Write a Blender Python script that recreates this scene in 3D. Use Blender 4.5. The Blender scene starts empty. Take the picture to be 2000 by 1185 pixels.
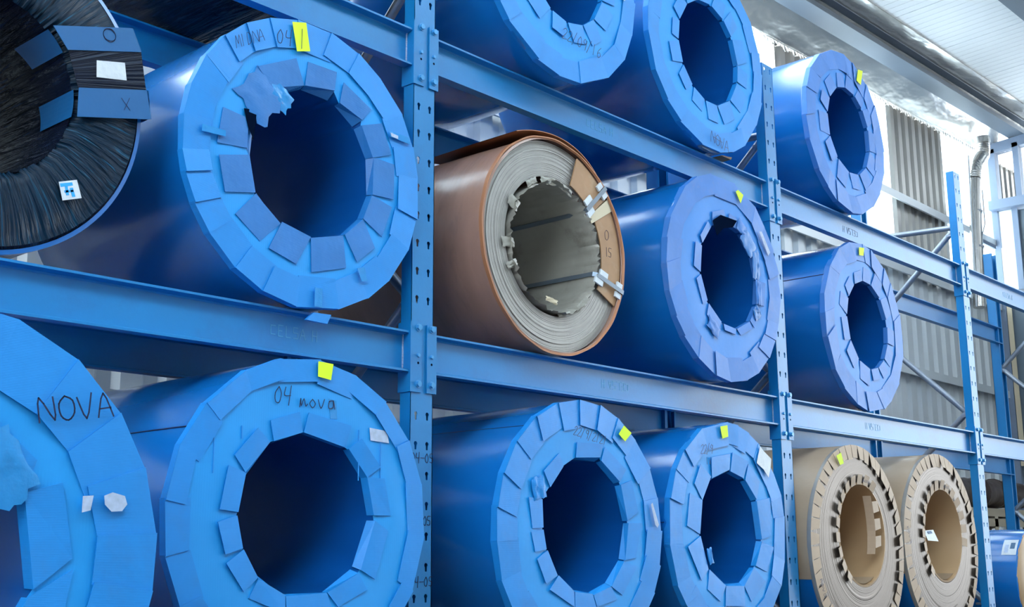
import bpy, math, random
from mathutils import Vector, Matrix
from mathutils.geometry import tessellate_polygon
random.seed(7)
PI = math.pi
sc = bpy.context.scene
col = sc.collection

# ------------------------------------------------------------------ camera, sky, exposure
cd = bpy.data.cameras.new('camera'); cam = bpy.data.objects.new('camera', cd); col.objects.link(cam); sc.camera = cam
cd.sensor_width = 36.0; cd.sensor_fit = 'HORIZONTAL'; cd.lens = 2344.7 / 2000 * 36.0; cd.clip_start = 0.05; cd.clip_end = 300
_a, _r, _y = math.radians(11.7018), math.radians(0.36266), math.radians(-48.1519)
_M = Matrix.Rotation(_y, 3, 'Z') @ Matrix.Rotation(_a, 3, 'X') @ Matrix.Rotation(_r, 3, 'Y')
_cm = Matrix((_M.col[0], _M.col[2], -_M.col[1])).transposed()
cam.matrix_world = Matrix.Translation((-2.8407, -2.9347, -1.5594)) @ _cm.to_4x4()
w = bpy.data.worlds.new('sky'); sc.world = w; w.use_nodes = True
bg = w.node_tree.nodes['Background']; bg.inputs[0].default_value = (0.80, 0.91, 1.0, 1); bg.inputs[1].default_value = 9.5
sc.view_settings.view_transform = 'Standard'; sc.view_settings.look = 'None'; sc.view_settings.gamma = 1.0
sc.view_settings.exposure = 0.0; sc.view_settings.use_curve_mapping = False
sc.cycles.max_bounces = 8; sc.cycles.diffuse_bounces = 4; sc.cycles.glossy_bounces = 4

def area(name, loc, rot, sx, sy, power, colr=(1, 1, 1)):
    l = bpy.data.lights.new(name, 'AREA'); l.shape = 'RECTANGLE'; l.size = sx; l.size_y = sy; l.energy = power; l.color = colr
    o = bpy.data.objects.new(name, l); o.location = loc; o.rotation_euler = rot; col.objects.link(o); return o

FLOOR = -2.10
# ------------------------------------------------------------------ materials
def mat(name, base, rough=0.5, metal=0.0, spec=0.5, var=0.0, vscale=3.0, bump=0.0, bscale=20.0, bdist=0.01, stretch=(1, 1, 1), coat=0.0, dirt=None, dscale=2.0, damt=0.5, transl=0.0, wave=0.0, wscale=60.0, wdir='Z'):
    m = bpy.data.materials.new(name); m.use_nodes = True; nt = m.node_tree; n = nt.nodes; L = nt.links
    b = n['Principled BSDF']; b.inputs['Roughness'].default_value = rough; b.inputs['Metallic'].default_value = metal
    b.inputs['Specular IOR Level'].default_value = spec; b.inputs['Coat Weight'].default_value = coat; b.inputs['Coat Roughness'].default_value = .14
    base4 = (*base, 1); b.inputs['Base Color'].default_value = base4
    tc = n.new('ShaderNodeTexCoord'); mp = n.new('ShaderNodeMapping'); mp.inputs['Scale'].default_value = stretch; L.new(tc.outputs['Object'], mp.inputs[0])
    last = None
    if var > 0 or dirt:
        nz = n.new('ShaderNodeTexNoise'); nz.inputs['Scale'].default_value = vscale; nz.inputs['Detail'].default_value = 4; L.new(mp.outputs[0], nz.inputs[0])
        mx = n.new('ShaderNodeMix'); mx.data_type = 'RGBA'
        mx.inputs[6].default_value = (*[c * (1 - var) for c in base], 1); mx.inputs[7].default_value = (*[min(1, c * (1 + var)) for c in base], 1)
        L.new(nz.outputs[0], mx.inputs[0]); last = mx.outputs[2]
    if dirt:
        nz = n.new('ShaderNodeTexNoise'); nz.inputs['Scale'].default_value = dscale; nz.inputs['Detail'].default_value = 8; nz.inputs['Roughness'].default_value = .7; L.new(mp.outputs[0], nz.inputs[0])
        cr = n.new('ShaderNodeValToRGB'); cr.color_ramp.elements[0].position = .52; cr.color_ramp.elements[1].position = .72
        cr.color_ramp.elements[0].color = (0, 0, 0, 1); cr.color_ramp.elements[1].color = (damt, damt, damt, 1); L.new(nz.outputs[0], cr.inputs[0])
        mx = n.new('ShaderNodeMix'); mx.data_type = 'RGBA'; L.new(cr.outputs[0], mx.inputs[0]); L.new(last, mx.inputs[6]); mx.inputs[7].default_value = (*dirt, 1); last = mx.outputs[2]
    if last: L.new(last, b.inputs['Base Color'])
    nrm = None
    if bump > 0:
        nz = n.new('ShaderNodeTexNoise'); nz.inputs['Scale'].default_value = bscale; nz.inputs['Detail'].default_value = 3; L.new(mp.outputs[0], nz.inputs[0])
        bp = n.new('ShaderNodeBump'); bp.inputs['Strength'].default_value = bump; bp.inputs['Distance'].default_value = bdist; L.new(nz.outputs[0], bp.inputs['Height']); nrm = bp
    if wave > 0:
        wv = n.new('ShaderNodeTexWave'); wv.bands_direction = wdir; wv.inputs['Scale'].default_value = wscale; wv.inputs['Distortion'].default_value = .6; wv.inputs['Detail'].default_value = 1
        L.new(tc.outputs['Object'], wv.inputs[0])
        bp = n.new('ShaderNodeBump'); bp.inputs['Strength'].default_value = wave; bp.inputs['Distance'].default_value = .002; L.new(wv.outputs[1], bp.inputs['Height'])
        if nrm: L.new(nrm.outputs[0], bp.inputs['Normal'])
        nrm = bp
    if nrm: L.new(nrm.outputs[0], b.inputs['Normal'])
    if transl > 0:
        t = n.new('ShaderNodeBsdfTranslucent'); t.inputs[0].default_value = base4
        ms = n.new('ShaderNodeMixShader'); ms.inputs[0].default_value = transl
        L.new(b.outputs[0], ms.inputs[1]); L.new(t.outputs[0], ms.inputs[2]); L.new(ms.outputs[0], n['Material Output'].inputs[0])
    return m

def film_mat(name, base, rough, radial, light=(0.25, 0.45, 0.6)):
    """stretch film with pulled wrinkles: radial on a face, lengthwise on a body"""
    m = bpy.data.materials.new(name); m.use_nodes = True; nt = m.node_tree; n = nt.nodes; L = nt.links
    b = n['Principled BSDF']; b.inputs['Roughness'].default_value = rough; b.inputs['Specular IOR Level'].default_value = .18
    tc = n.new('ShaderNodeTexCoord'); sp = n.new('ShaderNodeSeparateXYZ'); L.new(tc.outputs['Object'], sp.inputs[0])
    zc = n.new('ShaderNodeMath'); zc.operation = 'SUBTRACT'; L.new(sp.outputs[2], zc.inputs[0]); zc.inputs[1].default_value = .455
    at = n.new('ShaderNodeMath'); at.operation = 'ARCTAN2'; L.new(zc.outputs[0], at.inputs[0]); L.new(sp.outputs[0], at.inputs[1])
    cb = n.new('ShaderNodeCombineXYZ')
    ms = n.new('ShaderNodeMath'); ms.operation = 'MULTIPLY'; L.new(at.outputs[0], ms.inputs[0]); ms.inputs[1].default_value = 14.0 if radial else 9.0; L.new(ms.outputs[0], cb.inputs[0])
    if radial:
        ln = n.new('ShaderNodeMath'); ln.operation = 'MULTIPLY'; L.new(sp.outputs[0], ln.inputs[0]); ln.inputs[1].default_value = 3.0; L.new(ln.outputs[0], cb.inputs[1])
    else:
        ln = n.new('ShaderNodeMath'); ln.operation = 'MULTIPLY_ADD'; L.new(sp.outputs[1], ln.inputs[0]); ln.inputs[1].default_value = 2.5; L.new(at.outputs[0], ln.inputs[2]); L.new(ln.outputs[0], cb.inputs[1])
    nz = n.new('ShaderNodeTexNoise'); nz.inputs['Scale'].default_value = 1.6; nz.inputs['Detail'].default_value = 5; nz.inputs['Distortion'].default_value = .6; L.new(cb.outputs[0], nz.inputs[0])
    bp = n.new('ShaderNodeBump'); bp.inputs['Strength'].default_value = .9; bp.inputs['Distance'].default_value = .02; L.new(nz.outputs[0], bp.inputs['Height']); L.new(bp.outputs[0], b.inputs['Normal'])
    nz2 = n.new('ShaderNodeTexNoise'); nz2.inputs['Scale'].default_value = 3; nz2.inputs['Detail'].default_value = 8; L.new(cb.outputs[0], nz2.inputs[0])
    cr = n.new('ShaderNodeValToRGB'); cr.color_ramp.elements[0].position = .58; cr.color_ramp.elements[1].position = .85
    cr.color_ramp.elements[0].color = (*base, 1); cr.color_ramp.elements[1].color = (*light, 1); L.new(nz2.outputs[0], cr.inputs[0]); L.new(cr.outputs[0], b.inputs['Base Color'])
    return m

M = {}
M['wrap'] = mat('blue_plastic_wrap', (0.003, 0.145, 0.48), .25, spec=.45, bump=.06, bscale=4, bdist=.02, var=.12, vscale=2, coat=.8, stretch=(1, .35, 1))
M['face'] = mat('blue_end_cover', (0.006, 0.29, 0.74), .50, bump=.25, bscale=6, bdist=.01, var=.10, vscale=5, wave=.04, wscale=40, wdir='X')
M['flap'] = mat('blue_folded_sheet', (0.010, 0.245, 0.68), .45, bump=.25, bscale=9, bdist=.01, var=.12, vscale=7, wave=.10, wscale=90, wdir='Z', dirt=(.05, .18, .45), dscale=5, damt=.3)
M['flapd'] = mat('blue_dull_sheet', (0.016, 0.165, 0.48), .42, bump=.35, bscale=12, bdist=.01, var=.2, vscale=9, wave=.12, wscale=80, wdir='Z')
M['flapl'] = mat('pale_hazed_blue_sheet', (0.040, 0.19, 0.56), .5, bump=.3, bscale=9, bdist=.01, var=.15, vscale=9, dirt=(.18, .22, .42), dscale=7, damt=.35)  # paler flap colour for the farther coils, grazing haze mixed into it
M['facel'] = mat('hazed_blue_end_cover', (0.015, 0.215, 0.64), .5, bump=.3, bscale=7, bdist=.01, var=.12, vscale=6)  # end cover of the same coils, with the haze in its base colour
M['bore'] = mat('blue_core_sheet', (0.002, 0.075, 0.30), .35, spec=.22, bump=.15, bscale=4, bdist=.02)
M['rack'] = mat('blue_rack_paint', (0.006, 0.19, 0.47), .36, var=.08, vscale=4, bump=.12, bscale=60, bdist=.003, dirt=(.02, .12, .32), dscale=3, damt=.5)
M['steel'] = mat('galvanised_tube', (0.33, 0.36, 0.40), .42, .7, var=.15, vscale=10)
M['bolt'] = mat('painted_bolt', (0.05, 0.27, 0.55), .35, .2)
M['dark'] = mat('dark_hole', (0.002, 0.006, 0.02), 1.0, spec=0.0)
M['yellow'] = mat('fluorescent_yellow_paper', (0.74, 0.95, 0.015), .6)
M['white'] = mat('white_label_paper', (0.62, 0.66, 0.70), .5, var=.15, vscale=30, bump=.4, bscale=60, bdist=.004)
M['pale'] = mat('pale_scuff', (0.42, 0.5, 0.66), .6, var=.3, vscale=60)
M['ink'] = mat('dark_marker_ink', (0.008, 0.015, 0.07), .5)
M['inkb'] = mat('blue_label_print', (0.02, 0.35, 0.75), .5)
M['inkd'] = mat('punched_mark', (0.07, 0.14, 0.24), .6)
M['inkl'] = mat('pale_punched_mark', (0.06, 0.30, 0.52), .5)
M['clear'] = mat('clear_tape', (0.02, 0.25, 0.62), .22, coat=.2, bump=.5, bscale=40, bdist=.004)
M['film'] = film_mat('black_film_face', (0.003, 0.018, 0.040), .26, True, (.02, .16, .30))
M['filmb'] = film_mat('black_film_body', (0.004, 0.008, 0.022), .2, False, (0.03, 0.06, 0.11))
M['band'] = mat('blue_corner_band', (0.010, 0.11, 0.30), .35, bump=.15, bscale=12, bdist=.01, var=.1)
M['copper'] = mat('copper_brown_paper', (0.37, 0.205, 0.150), .30, bump=.25, bscale=9, bdist=.01, var=.2, vscale=5, stretch=(1, 3, 1), dirt=(.17, .11, .09), dscale=3, damt=.6, coat=.25)
M['orange'] = mat('orange_brown_board_edge', (0.42, 0.17, 0.075), .5, var=.2, vscale=6)
M['coilsteel'] = mat('wound_steel_edge', (0.37, 0.35, 0.325), .42, .3, var=.18, vscale=14, bump=.2, bscale=40, bdist=.002)
M['liner'] = mat('grey_crumpled_liner', (0.36, 0.34, 0.295), .4, .15, bump=.5, bscale=5, bdist=.03, var=.25, vscale=4, dirt=(.10, .07, .05), dscale=2.5, damt=.8)
M['board'] = mat('brown_hardboard', (0.40, 0.22, 0.11), .6, var=.2, vscale=12, dirt=(.5, .38, .26), dscale=9, damt=.5)
M['cream'] = mat('cream_board', (0.62, 0.52, 0.36), .6, var=.1)
M['strap'] = mat('steel_strap', (0.20, 0.24, 0.29), .35, .6)
M['kraft'] = mat('kraft_paper', (0.42, 0.30, 0.20), .5, bump=.3, bscale=7, bdist=.012, var=.12, vscale=5, coat=.2)
M['kraftf'] = mat('kraft_paper_flap', (0.50, 0.36, 0.25), .6, var=.1, vscale=15)
M['kraftin'] = mat('kraft_core', (0.44, 0.28, 0.15), .45, var=.1, vscale=4, bump=.1, bscale=3, bdist=.02)
M['steelring'] = mat('bright_strip_edges', (0.135, 0.108, 0.088), .40, .85, var=.12, vscale=5)
M['wood'] = mat('old_timber', (0.16, 0.10, 0.06), .8, bump=.5, bscale=12, bdist=.01, var=.3, stretch=(6, 1, 1))
M['lightwood'] = mat('pale_board', (0.42, 0.36, 0.27), .7, var=.2, stretch=(1, 1, 5))
M['sheet'] = mat('corrugated_steel', (0.58, 0.61, 0.63), .38, .15, var=.06, vscale=1.5, bump=.1, bscale=4, bdist=.01)
M['sheetd'] = mat('dull_corrugated_steel', (0.36, 0.34, 0.31), .36, .5, var=.15, vscale=2)
M['poly'] = mat('translucent_roof_sheet', (0.88, 0.93, 0.95), .5, transl=.9)
M['foil'] = mat('foil_faced_insulation', (0.78, 0.76, 0.72), .24, .85, bump=.35, bscale=2.2, bdist=.05, stretch=(1, 2.2, 1), var=.1)
M['panel'] = mat('white_roof_panel', (0.86, 0.87, 0.87), .5, var=.05, vscale=2)
M['purlin'] = mat('slate_painted_steel', (0.12, 0.15, 0.19), .5, var=.1)
M['frame'] = mat('grey_blue_frame_paint', (0.20, 0.25, 0.34), .45, var=.05)
M['slate'] = mat('slate_blue_panel', (0.13, 0.17, 0.21), .4, var=.1)
M['duct'] = mat('galvanised_duct', (0.55, 0.53, 0.50), .25, .85, bump=.3, bscale=12, bdist=.01, var=.15)
M['floor'] = mat('concrete_floor', (0.075, 0.075, 0.08), .6, var=.2, vscale=1)
M['browndark'] = mat('dark_brown_roll_wrap', (0.07, 0.05, 0.045), .4, bump=.6, bscale=7, bdist=.02, var=.4)
M['bale'] = mat('grey_felt_bale', (0.22, 0.20, 0.19), .9, bump=1, bscale=14, bdist=.04, var=.5, vscale=8, dirt=(.5, .5, .52), dscale=6, damt=.6)
M['tuft'] = mat('white_fibre', (0.7, 0.7, 0.72), .9)
g = bpy.data.materials.new('window_glass'); g.use_nodes = True; _b = g.node_tree.nodes['Principled BSDF']; _b.inputs['Transmission Weight'].default_value = 1; _b.inputs['Roughness'].default_value = .02; _b.inputs['IOR'].default_value = 1.1; M['glass'] = g

# ------------------------------------------------------------------ mesh helpers
class MB:
    def __init__(s): s.v = []; s.f = []
    def add(s, vs, fs):
        o = len(s.v); s.v += [tuple(v) for v in vs]; s.f += [tuple(i + o for i in f) for f in fs]; return s
    def box(s, a, b):
        x0, y0, z0 = a; x1, y1, z1 = b
        return s.add([(x0, y0, z0), (x1, y0, z0), (x1, y1, z0), (x0, y1, z0), (x0, y0, z1), (x1, y0, z1), (x1, y1, z1), (x0, y1, z1)],
                     [(3, 2, 1, 0), (4, 5, 6, 7), (0, 1, 5, 4), (1, 2, 6, 5), (2, 3, 7, 6), (3, 0, 4, 7)])
    def prism(s, front, back):                     # two matching loops -> closed solid
        n = len(front)
        return s.add(list(front) + list(back), [tuple(range(n)), tuple(range(2 * n - 1, n - 1, -1))] + [(i, i + n, (i + 1) % n + n, (i + 1) % n) for i in range(n)])
    def tube(s, pts, r, n=10, caps=True):
        pts = [Vector(p) for p in pts]; rings = []
        up = Vector((0, 0, 1)) if abs((pts[1] - pts[0]).normalized().z) < .9 else Vector((1, 0, 0))
        for i, p in enumerate(pts):
            d = (pts[min(i + 1, len(pts) - 1)] - pts[max(i - 1, 0)]).normalized(); a = d.cross(up).normalized(); b = d.cross(a)
            rr = r[i] if isinstance(r, (list, tuple)) else r
            rings.append([p + a * math.cos(2 * PI * k / n) * rr + b * math.sin(2 * PI * k / n) * rr for k in range(n)])
        vs = [v for q in rings for v in q]; fs = []
        for i in range(len(pts) - 1):
            for k in range(n): fs.append((i * n + k, i * n + (k + 1) % n, (i + 1) * n + (k + 1) % n, (i + 1) * n + k))
        if caps: fs += [tuple(range(n - 1, -1, -1)), tuple(range((len(pts) - 1) * n, len(pts) * n))]
        return s.add(vs, fs)
    def build(s, name, m, parent=None, loc=None, smooth=False, kind=None):
        me = bpy.data.meshes.new(name); me.from_pydata(s.v, [], s.f); me.update()
        if smooth:
            me.polygons.foreach_set('use_smooth', [True] * len(me.polygons))
            if smooth is not True: me.set_sharp_from_angle(angle=math.radians(smooth))
        me.materials.append(m)
        o = bpy.data.objects.new(name, me); col.objects.link(o)
        if parent: o.parent = parent
        if loc: o.location = loc
        if kind: o['kind'] = kind
        return o

def tag(o, label, cat, group=None):
    o['label'] = label; o['category'] = cat
    if group: o['group'] = group
    return o
def thing(name, loc, label, cat, group=None):
    o = bpy.data.objects.new(name, None); o.location = loc; o.empty_display_size = .1; col.objects.link(o); return tag(o, label, cat, group)
def place(mesh_ob, parent, loc=(0, 0, 0), rot=(0, 0, 0)):
    o = bpy.data.objects.new(mesh_ob.name.split('.')[0], mesh_ob.data); col.objects.link(o); o.parent = parent; o.location = loc; o.rotation_euler = rot; return o

# ------------------------------------------------------------------ handwriting strokes (unit box, x right, y up)
G = {'N': [[(0, 0), (.08, 1), (.6, .05), (.62, 1)]], 'O': [[(.3, 1), (.05, .7), (.08, .2), (.35, 0), (.62, .3), (.6, .8), (.3, 1)]], 'V': [[(0, .9), (.3, 0), (.6, 1.05)]],
     'A': [[(0, 0), (.3, 1), (.62, .0)], [(.1, .35), (.55, .38)]], '0': [[(.3, 1), (.05, .6), (.12, .1), (.4, .05), (.5, .6), (.3, 1)]],
     '4': [[(.1, 1), (.05, .5), (.5, .5)], [(.5, 1.1), (.42, -.1)]], 'n': [[(0, 0), (.08, .5), (.1, .08), (.3, .5), (.42, .08), (.55, .2)]], 'o': [[(.25, .5), (.05, .25), (.25, 0), (.45, .25), (.25, .5)]],
     'v': [[(0, .5), (.2, 0), (.45, .55)]], 'a': [[(.45, .5), (.15, .45), (.1, .05), (.42, .1), (.45, .5), (.55, 0)]], '2': [[(.05, .8), (.3, 1), (.5, .7), (.05, 0), (.6, .05)]],
     '/': [[(0, -.15), (.4, 1.15)]], '9': [[(.5, .8), (.25, 1), (.1, .7), (.4, .55), (.5, .9), (.42, 0)]], '1': [[(.2, 1), (.2, 0)]], '6': [[(.45, 1), (.1, .5), (.2, 0), (.5, .2), (.35, .5), (.1, .35)]],
     'M': [[(0, 0), (.12, 1), (.3, .3), (.5, 1), (.6, 0)]], 'I': [[(.15, 1), (.15, 0)]], 'D': [[(.05, 0), (.1, 1), (.5, .7), (.45, .2), (.05, 0)]], 'X': [[(0, .8), (.8, 0)], [(.7, 1), (.3, -.1)]],
     '5': [[(.55, 1), (.15, 1), (.1, .6), (.45, .5), (.4, .05), (.05, .1)]], '-': [[(.05, .5), (.6, .5)]], '<': [[(.6, 1), (0, .5), (.6, 0)]], '>': [[(0, 1), (.6, .5), (0, 0)]],
     'C': [[(.6, .9), (.1, .9), (.1, .1), (.6, .1)]], 'E': [[(.6, 1), (.1, 1), (.1, 0), (.6, 0)], [(.1, .5), (.5, .5)]], 'L': [[(.1, 1), (.1, 0), (.6, 0)]], 'S': [[(.6, 1), (.1, 1), (.1, .5), (.6, .5), (.6, 0), (.1, 0)]],
     'H': [[(.1, 1), (.1, 0)], [(.6, 1), (.6, 0)], [(.1, .5), (.6, .5)]], '.': [[(.1, 0), (.14, .05)]], 'T': [[(0, 1), (.6, 1)], [(.3, 1), (.3, 0)]],
     'r': [[(.1, .5), (.12, 0)], [(.12, .35), (.4, .5)]], '@': [[(.5 + .42 * math.cos(t * .42), .5 + (.40 + .05 * math.sin(t)) * math.sin(t * .42)) for t in range(48)]], ' ': []}
def smooth_stroke(st):
    out = []
    for i in range(len(st) - 1):
        p0, p1, p2, p3 = st[max(i - 1, 0)], st[i], st[i + 1], st[min(i + 2, len(st) - 1)]
        for k in range(3):
            t = k / 3; out.append(tuple(.5 * (2 * b + (c - a) * t + (2 * a - 5 * b + 4 * c - d) * t * t + (3 * b - a - 3 * c + d) * t ** 3) for a, b, c, d in zip(p0, p1, p2, p3)))
    return out + [st[-1]]
def write(parent, text, x, z, h, m, y, rot=0.0, w=None, slant=0.0, adv=.85, th=.0022, name='handwriting', sx=1.0, xz=True):
    """pen strokes as thin raised ribbons lying on the plane y=const, written left to right along +x (seen from -y)"""
    b = MB(); cx = 0.0; ca, sa = math.cos(rot), math.sin(rot)
    for ch in text:
        for st in G[ch]:
            P = []; st = smooth_stroke(st) if name != 'stamped_mark' and len(st) > 2 else st
            for px, pz in st:
                a = (cx + px * sx + pz * slant) * h; c = pz * h; P.append((x + a * ca - c * sa, z + a * sa + c * ca))
            for (x0, z0), (x1, z1) in zip(P, P[1:]):
                dx, dz = x1 - x0, z1 - z0; l = math.hypot(dx, dz) or 1; nx, nz = -dz / l * th / 2, dx / l * th / 2; ex, ez = dx / l * th * .4, dz / l * th * .4
                q = [(x0 - ex + nx, z0 - ez + nz), (x0 - ex - nx, z0 - ez - nz), (x1 + ex - nx, z1 + ez - nz), (x1 + ex + nx, z1 + ez + nz)]
                b.prism([(u, y - .0007, v) for u, v in q], [(u, y, v) for u, v in q])
        cx += adv * sx if ch != ' ' else .5 * sx
    return b.build(name, m, parent)

# ------------------------------------------------------------------ the rack
PX = [-2.48, 0.0, 2.47, 4.953, 7.43]; ZT = .925
def post_mesh(z0, z1):
    """front channel: pierced face plate at y 0..0.003, folded side flanges with lips"""
    b = MB(); x0, x1, t = -.080, .0255, .003
    def key(cx, cz):
        P = []
        for k in range(9):
            a = math.radians(-50 + 280 * k / 8); P.append((cx + .0078 * math.cos(a), cz + .0078 * math.sin(a)))
        return P + [(cx - .004, cz - .020), (cx + .004, cz - .020)]
    rows = []; i = math.ceil((-z1) / .1)
    zi = z1
    cuts = []
    k = math.floor(z1 * 10)
    while k * .1 > z0 + .05: cuts.append(k * .1); k -= 1
    edges = [z1] + [c - .05 for c in cuts]; edges[-1] = z0
    for c, (zt, zb) in zip(cuts, zip(edges, edges[1:])):
        loops = [[(x0, zb), (x1, zb), (x1, zt), (x0, zt)]] + [key(q, c) for q in (-.053, 0.0) if c + .01 < zt]
        flat = [p for l in loops for p in l]
        tris = tessellate_polygon([[Vector((p[0], p[1], 0)) for p in l] for l in loops])
        n = len(flat)
        vs = [(p[0], 0, p[1]) for p in flat] + [(p[0], t, p[1]) for p in flat]
        fs = [tuple(tt) for tt in tris] + [tuple(j + n for j in tt[::-1]) for tt in tris]
        o = 4
        for l in loops[1:]:
            m_ = len(l); fs += [(o + j, o + (j + 1) % m_, o + (j + 1) % m_ + n, o + j + n) for j in range(m_)]; o += m_
        b.add(vs, fs)
    b.box((x0, 0, z0), (x0 + t, .05, z1)); b.box((x1 - t, 0, z0), (x1, .05, z1))
    b.box((x0 + t, .047, z0), (x0 + .02, .05, z1)); b.box((x1 - .02, .047, z0), (x1 - t, .05, z1))
    return b
def gap_z(k): return k
side_names = ['left end of the racking, behind the black wrapped coil', 'tallest in view, between the two largest blue coil bays', 'middle of the racking, beside the dull blue coil with the torn bore', 'right of the two bare-steel brown coils, open top against the bright wall', 'far right, only its rear post showing beside the end wall']
fr_lab = ['leftmost blue rack frame beyond the black film-wrapped coil', 'nearest blue rack frame with pen numbers on its perforated front post',
          'blue rack frame between the torn-bore blue coil and the far right coils', 'blue rack frame standing just right of the two bare-edged brown coils', 'farthest blue rack frame by the grey end wall']
pm = None
for fi, X in enumerate(PX):
    if fi == 0: continue
    t = thing('rack_frame', (X, 0, FLOOR), fr_lab[fi], 'rack frame', 'upright frames of the blue racking')
    if pm is None: pm = post_mesh(0.005, ZT - FLOOR).build('front_post', M['rack'], t)
    else: place(pm, t)
    # connectors' bolt holes are the post's own keyholes; rear post is an open channel turned to the aisle
    b = MB(); z1 = ZT - FLOOR
    b.box((-.080, .745, 0.005), (.0255, .748, z1)); b.box((-.080, .675, 0.005), (-.077, .748, z1)); b.box((.0225, .675, 0.005), (.0255, .748, z1))
    b.box((-.077, .675, .005), (-.062, .678, z1)); b.box((.0075, .675, .005), (.0225, .678, z1))
    b.build('rear_post', M['rack'], t)
    for yy in (-.02, .66):
        MB().box((-.10, yy, 0), (.046, yy + .11, .008)).box((-.084, yy + .012, .008), (.030, yy + .018 if yy < 0 else yy + .014, .18)).box((-.086, yy + .018, .008), (-.081, yy + .08, .18)).box((.0265, yy + .018, .008), (.0315, yy + .08, .18)).build('foot_plate', M['rack'], t)
    nodes = [(.06, .52), (.69, -.07), (.06, -.69), (.69, -1.25), (.06, -1.87)]
    for (ya, za), (yb, zb) in zip(nodes, nodes[1:]):
        MB().tube([(-.03, ya, za - FLOOR), (-.03, yb, zb - FLOOR)], .019, 10).build('brace', M['steel'], t, smooth=40)
    MB().tube([(-.03, .06, .55 - FLOOR), (-.03, .70, .58 - FLOOR)], .019, 10).build('brace', M['steel'], t, smooth=40)
    for ya, za in nodes:
        MB().box((-.05, ya - .035, za - FLOOR - .03), (-.008, ya + .035, za - FLOOR - .018)).build('gusset', M['steel'], t)
    if fi == 1:
        write(t, '04-05', -.072, -1.262 - FLOOR, .030, M['ink'], -.0006, th=.0022, adv=.7)
        write(t, '05', -.016, -1.470 - FLOOR, .030, M['ink'], -.0006, th=.0022, adv=.6)
        write(t, '04-05', -.072, -1.668 - FLOOR, .030, M['ink'], -.0006, th=.0022, adv=.7)
        write(t, '< >', -.055, -1.765 - FLOOR, .030, M['ink'], -.0006, th=.0025, adv=.7)

def hexbolt(b, x, y, z, r=.0105, h=.008):
    b.prism([(x + r * math.cos(PI / 3 * k + .3), y - h, z + r * math.sin(PI / 3 * k + .3)) for k in range(6)], [(x + r * math.cos(PI / 3 * k + .3), y, z + r * math.sin(PI / 3 * k + .3)) for k in range(6)])
def conn_bolts(c, x, y):
    for zz in (.014, -.18):
        b = MB(); n = 12; b.prism([(x + .0135 * math.cos(2 * PI * k / n), y - .002, zz + .0135 * math.sin(2 * PI * k / n)) for k in range(n)], [(x + .0135 * math.cos(2 * PI * k / n), y, zz + .0135 * math.sin(2 * PI * k / n)) for k in range(n)])
        hexbolt(b, x, y - .002, zz); b.build('bolt', M['bolt'], c)
    b = MB(); n = 10; b.prism([(x + .006 * math.cos(2 * PI * k / n), y - .006, -.082 + .006 * math.sin(2 * PI * k / n)) for k in range(n)], [(x + .0075 * math.cos(2 * PI * k / n), y, -.082 + .0075 * math.sin(2 * PI * k / n)) for k in range(n)]); b.build('bolt', M['bolt'], c)
    b = MB(); b.prism([(x + .0045 * math.cos(2 * PI * k / n), y - .0004, -.108 + .0045 * math.sin(2 * PI * k / n)) for k in range(n)], [(x + .0045 * math.cos(2 * PI * k / n), y, -.108 + .0045 * math.sin(2 * PI * k / n)) for k in range(n)]); b.build('bolt_hole', M['dark'], c)
def beam(x0, x1, z, rear, label, stamp=None):
    t = thing('rack_beam', (x0, .66 if rear else 0.0, z), label, 'beam', 'rear beams of the racking' if rear else 'front beams of the racking')
    L = x1 - x0; th = .006; a = .032 if not rear else .006; e = L - .088 if not rear else L - .022; H = .14
    a0 = .036 if not rear else .006
    b = MB()
    if not rear:
        sec = [(.001, 0), (.042, 0), (.042, -H), (.001, -H), (.001, -H + .007), (.030, -H + .011), (.034, -H + .016), (.034, -.016), (.030, -.011), (.001, -.007)]
    else:
        sec = [(0, 0), (.045, 0), (.045, -H), (0, -H), (0, -H + .007), (.034, -H + .011), (.038, -H + .016), (.038, -.016), (.034, -.011), (0, -.007)]
    b.prism([(a0, y, zz) for y, zz in sec], [(e, y, zz) for y, zz in sec]).build('channel', M['rack'], t, smooth=30)
    if not rear:
        # left end bolts on the right half of the left post, right end on the left half of the right post
        c = MB().box((-.010, -.0075, -.208), (.0355, -.0015, .028)).box((.0295, -.0015, -.208), (.0355, .052, .028)).build('end_connector', M['rack'], t)
        conn_bolts(c, .012, -.0075)
        c = MB().box((L - .086, -.006, -.208), (L - .034, 0, .032)).box((L - .086, 0, -.208), (L - .0805, .056, .032)).build('end_connector', M['rack'], t)
        conn_bolts(c, L - .050, -.006)
        w_ = MB()
        for k in range(26):
            zz = -.012 - k * .0045; w_.box((L - .0895, .029, zz - .002), (L - .0862, .0335, zz + .001 + random.random() * .001))
        w_.build('weld_bead', M['pale'], t)
        if stamp:
            xx, up, mm = stamp
            if up: write(t, 'CELSA H', xx, -.082, .034, M[mm], .0338, th=.0026, adv=.85, name='stamped_mark')
            else: write(t, 'CELSA H', xx, -.052, .034, M[mm], .0338, rot=PI, th=.0026, adv=.85, name='stamped_mark')
    return t
bl = {(0, 0): ('upper front beam above the largest blue coil, left of the nearest post', (1.60, True, 'inkl')), (0, 1): ('middle front beam under the largest blue coil, left of the nearest post', (1.84, True, 'inkl')),
      (1, 0): ('upper front beam above the grey steel coil, right of the nearest post', (.95, True, 'inkl')), (1, 1): ('middle front beam under the grey steel coil and the torn-bore blue coil', (1.20, False, 'inkl')),
      (2, 0): ('upper front beam under the topmost far-right blue coil', (.98, False, 'inkd')), (2, 1): ('middle front beam above the two bare-edged brown coils', (1.10, False, 'inkl')),
      (3, 0): ('upper front beam leaving the picture at the far right', (.75, True, 'inkl')), (3, 1): ('middle front beam leaving the picture at the far right', None)}
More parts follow.
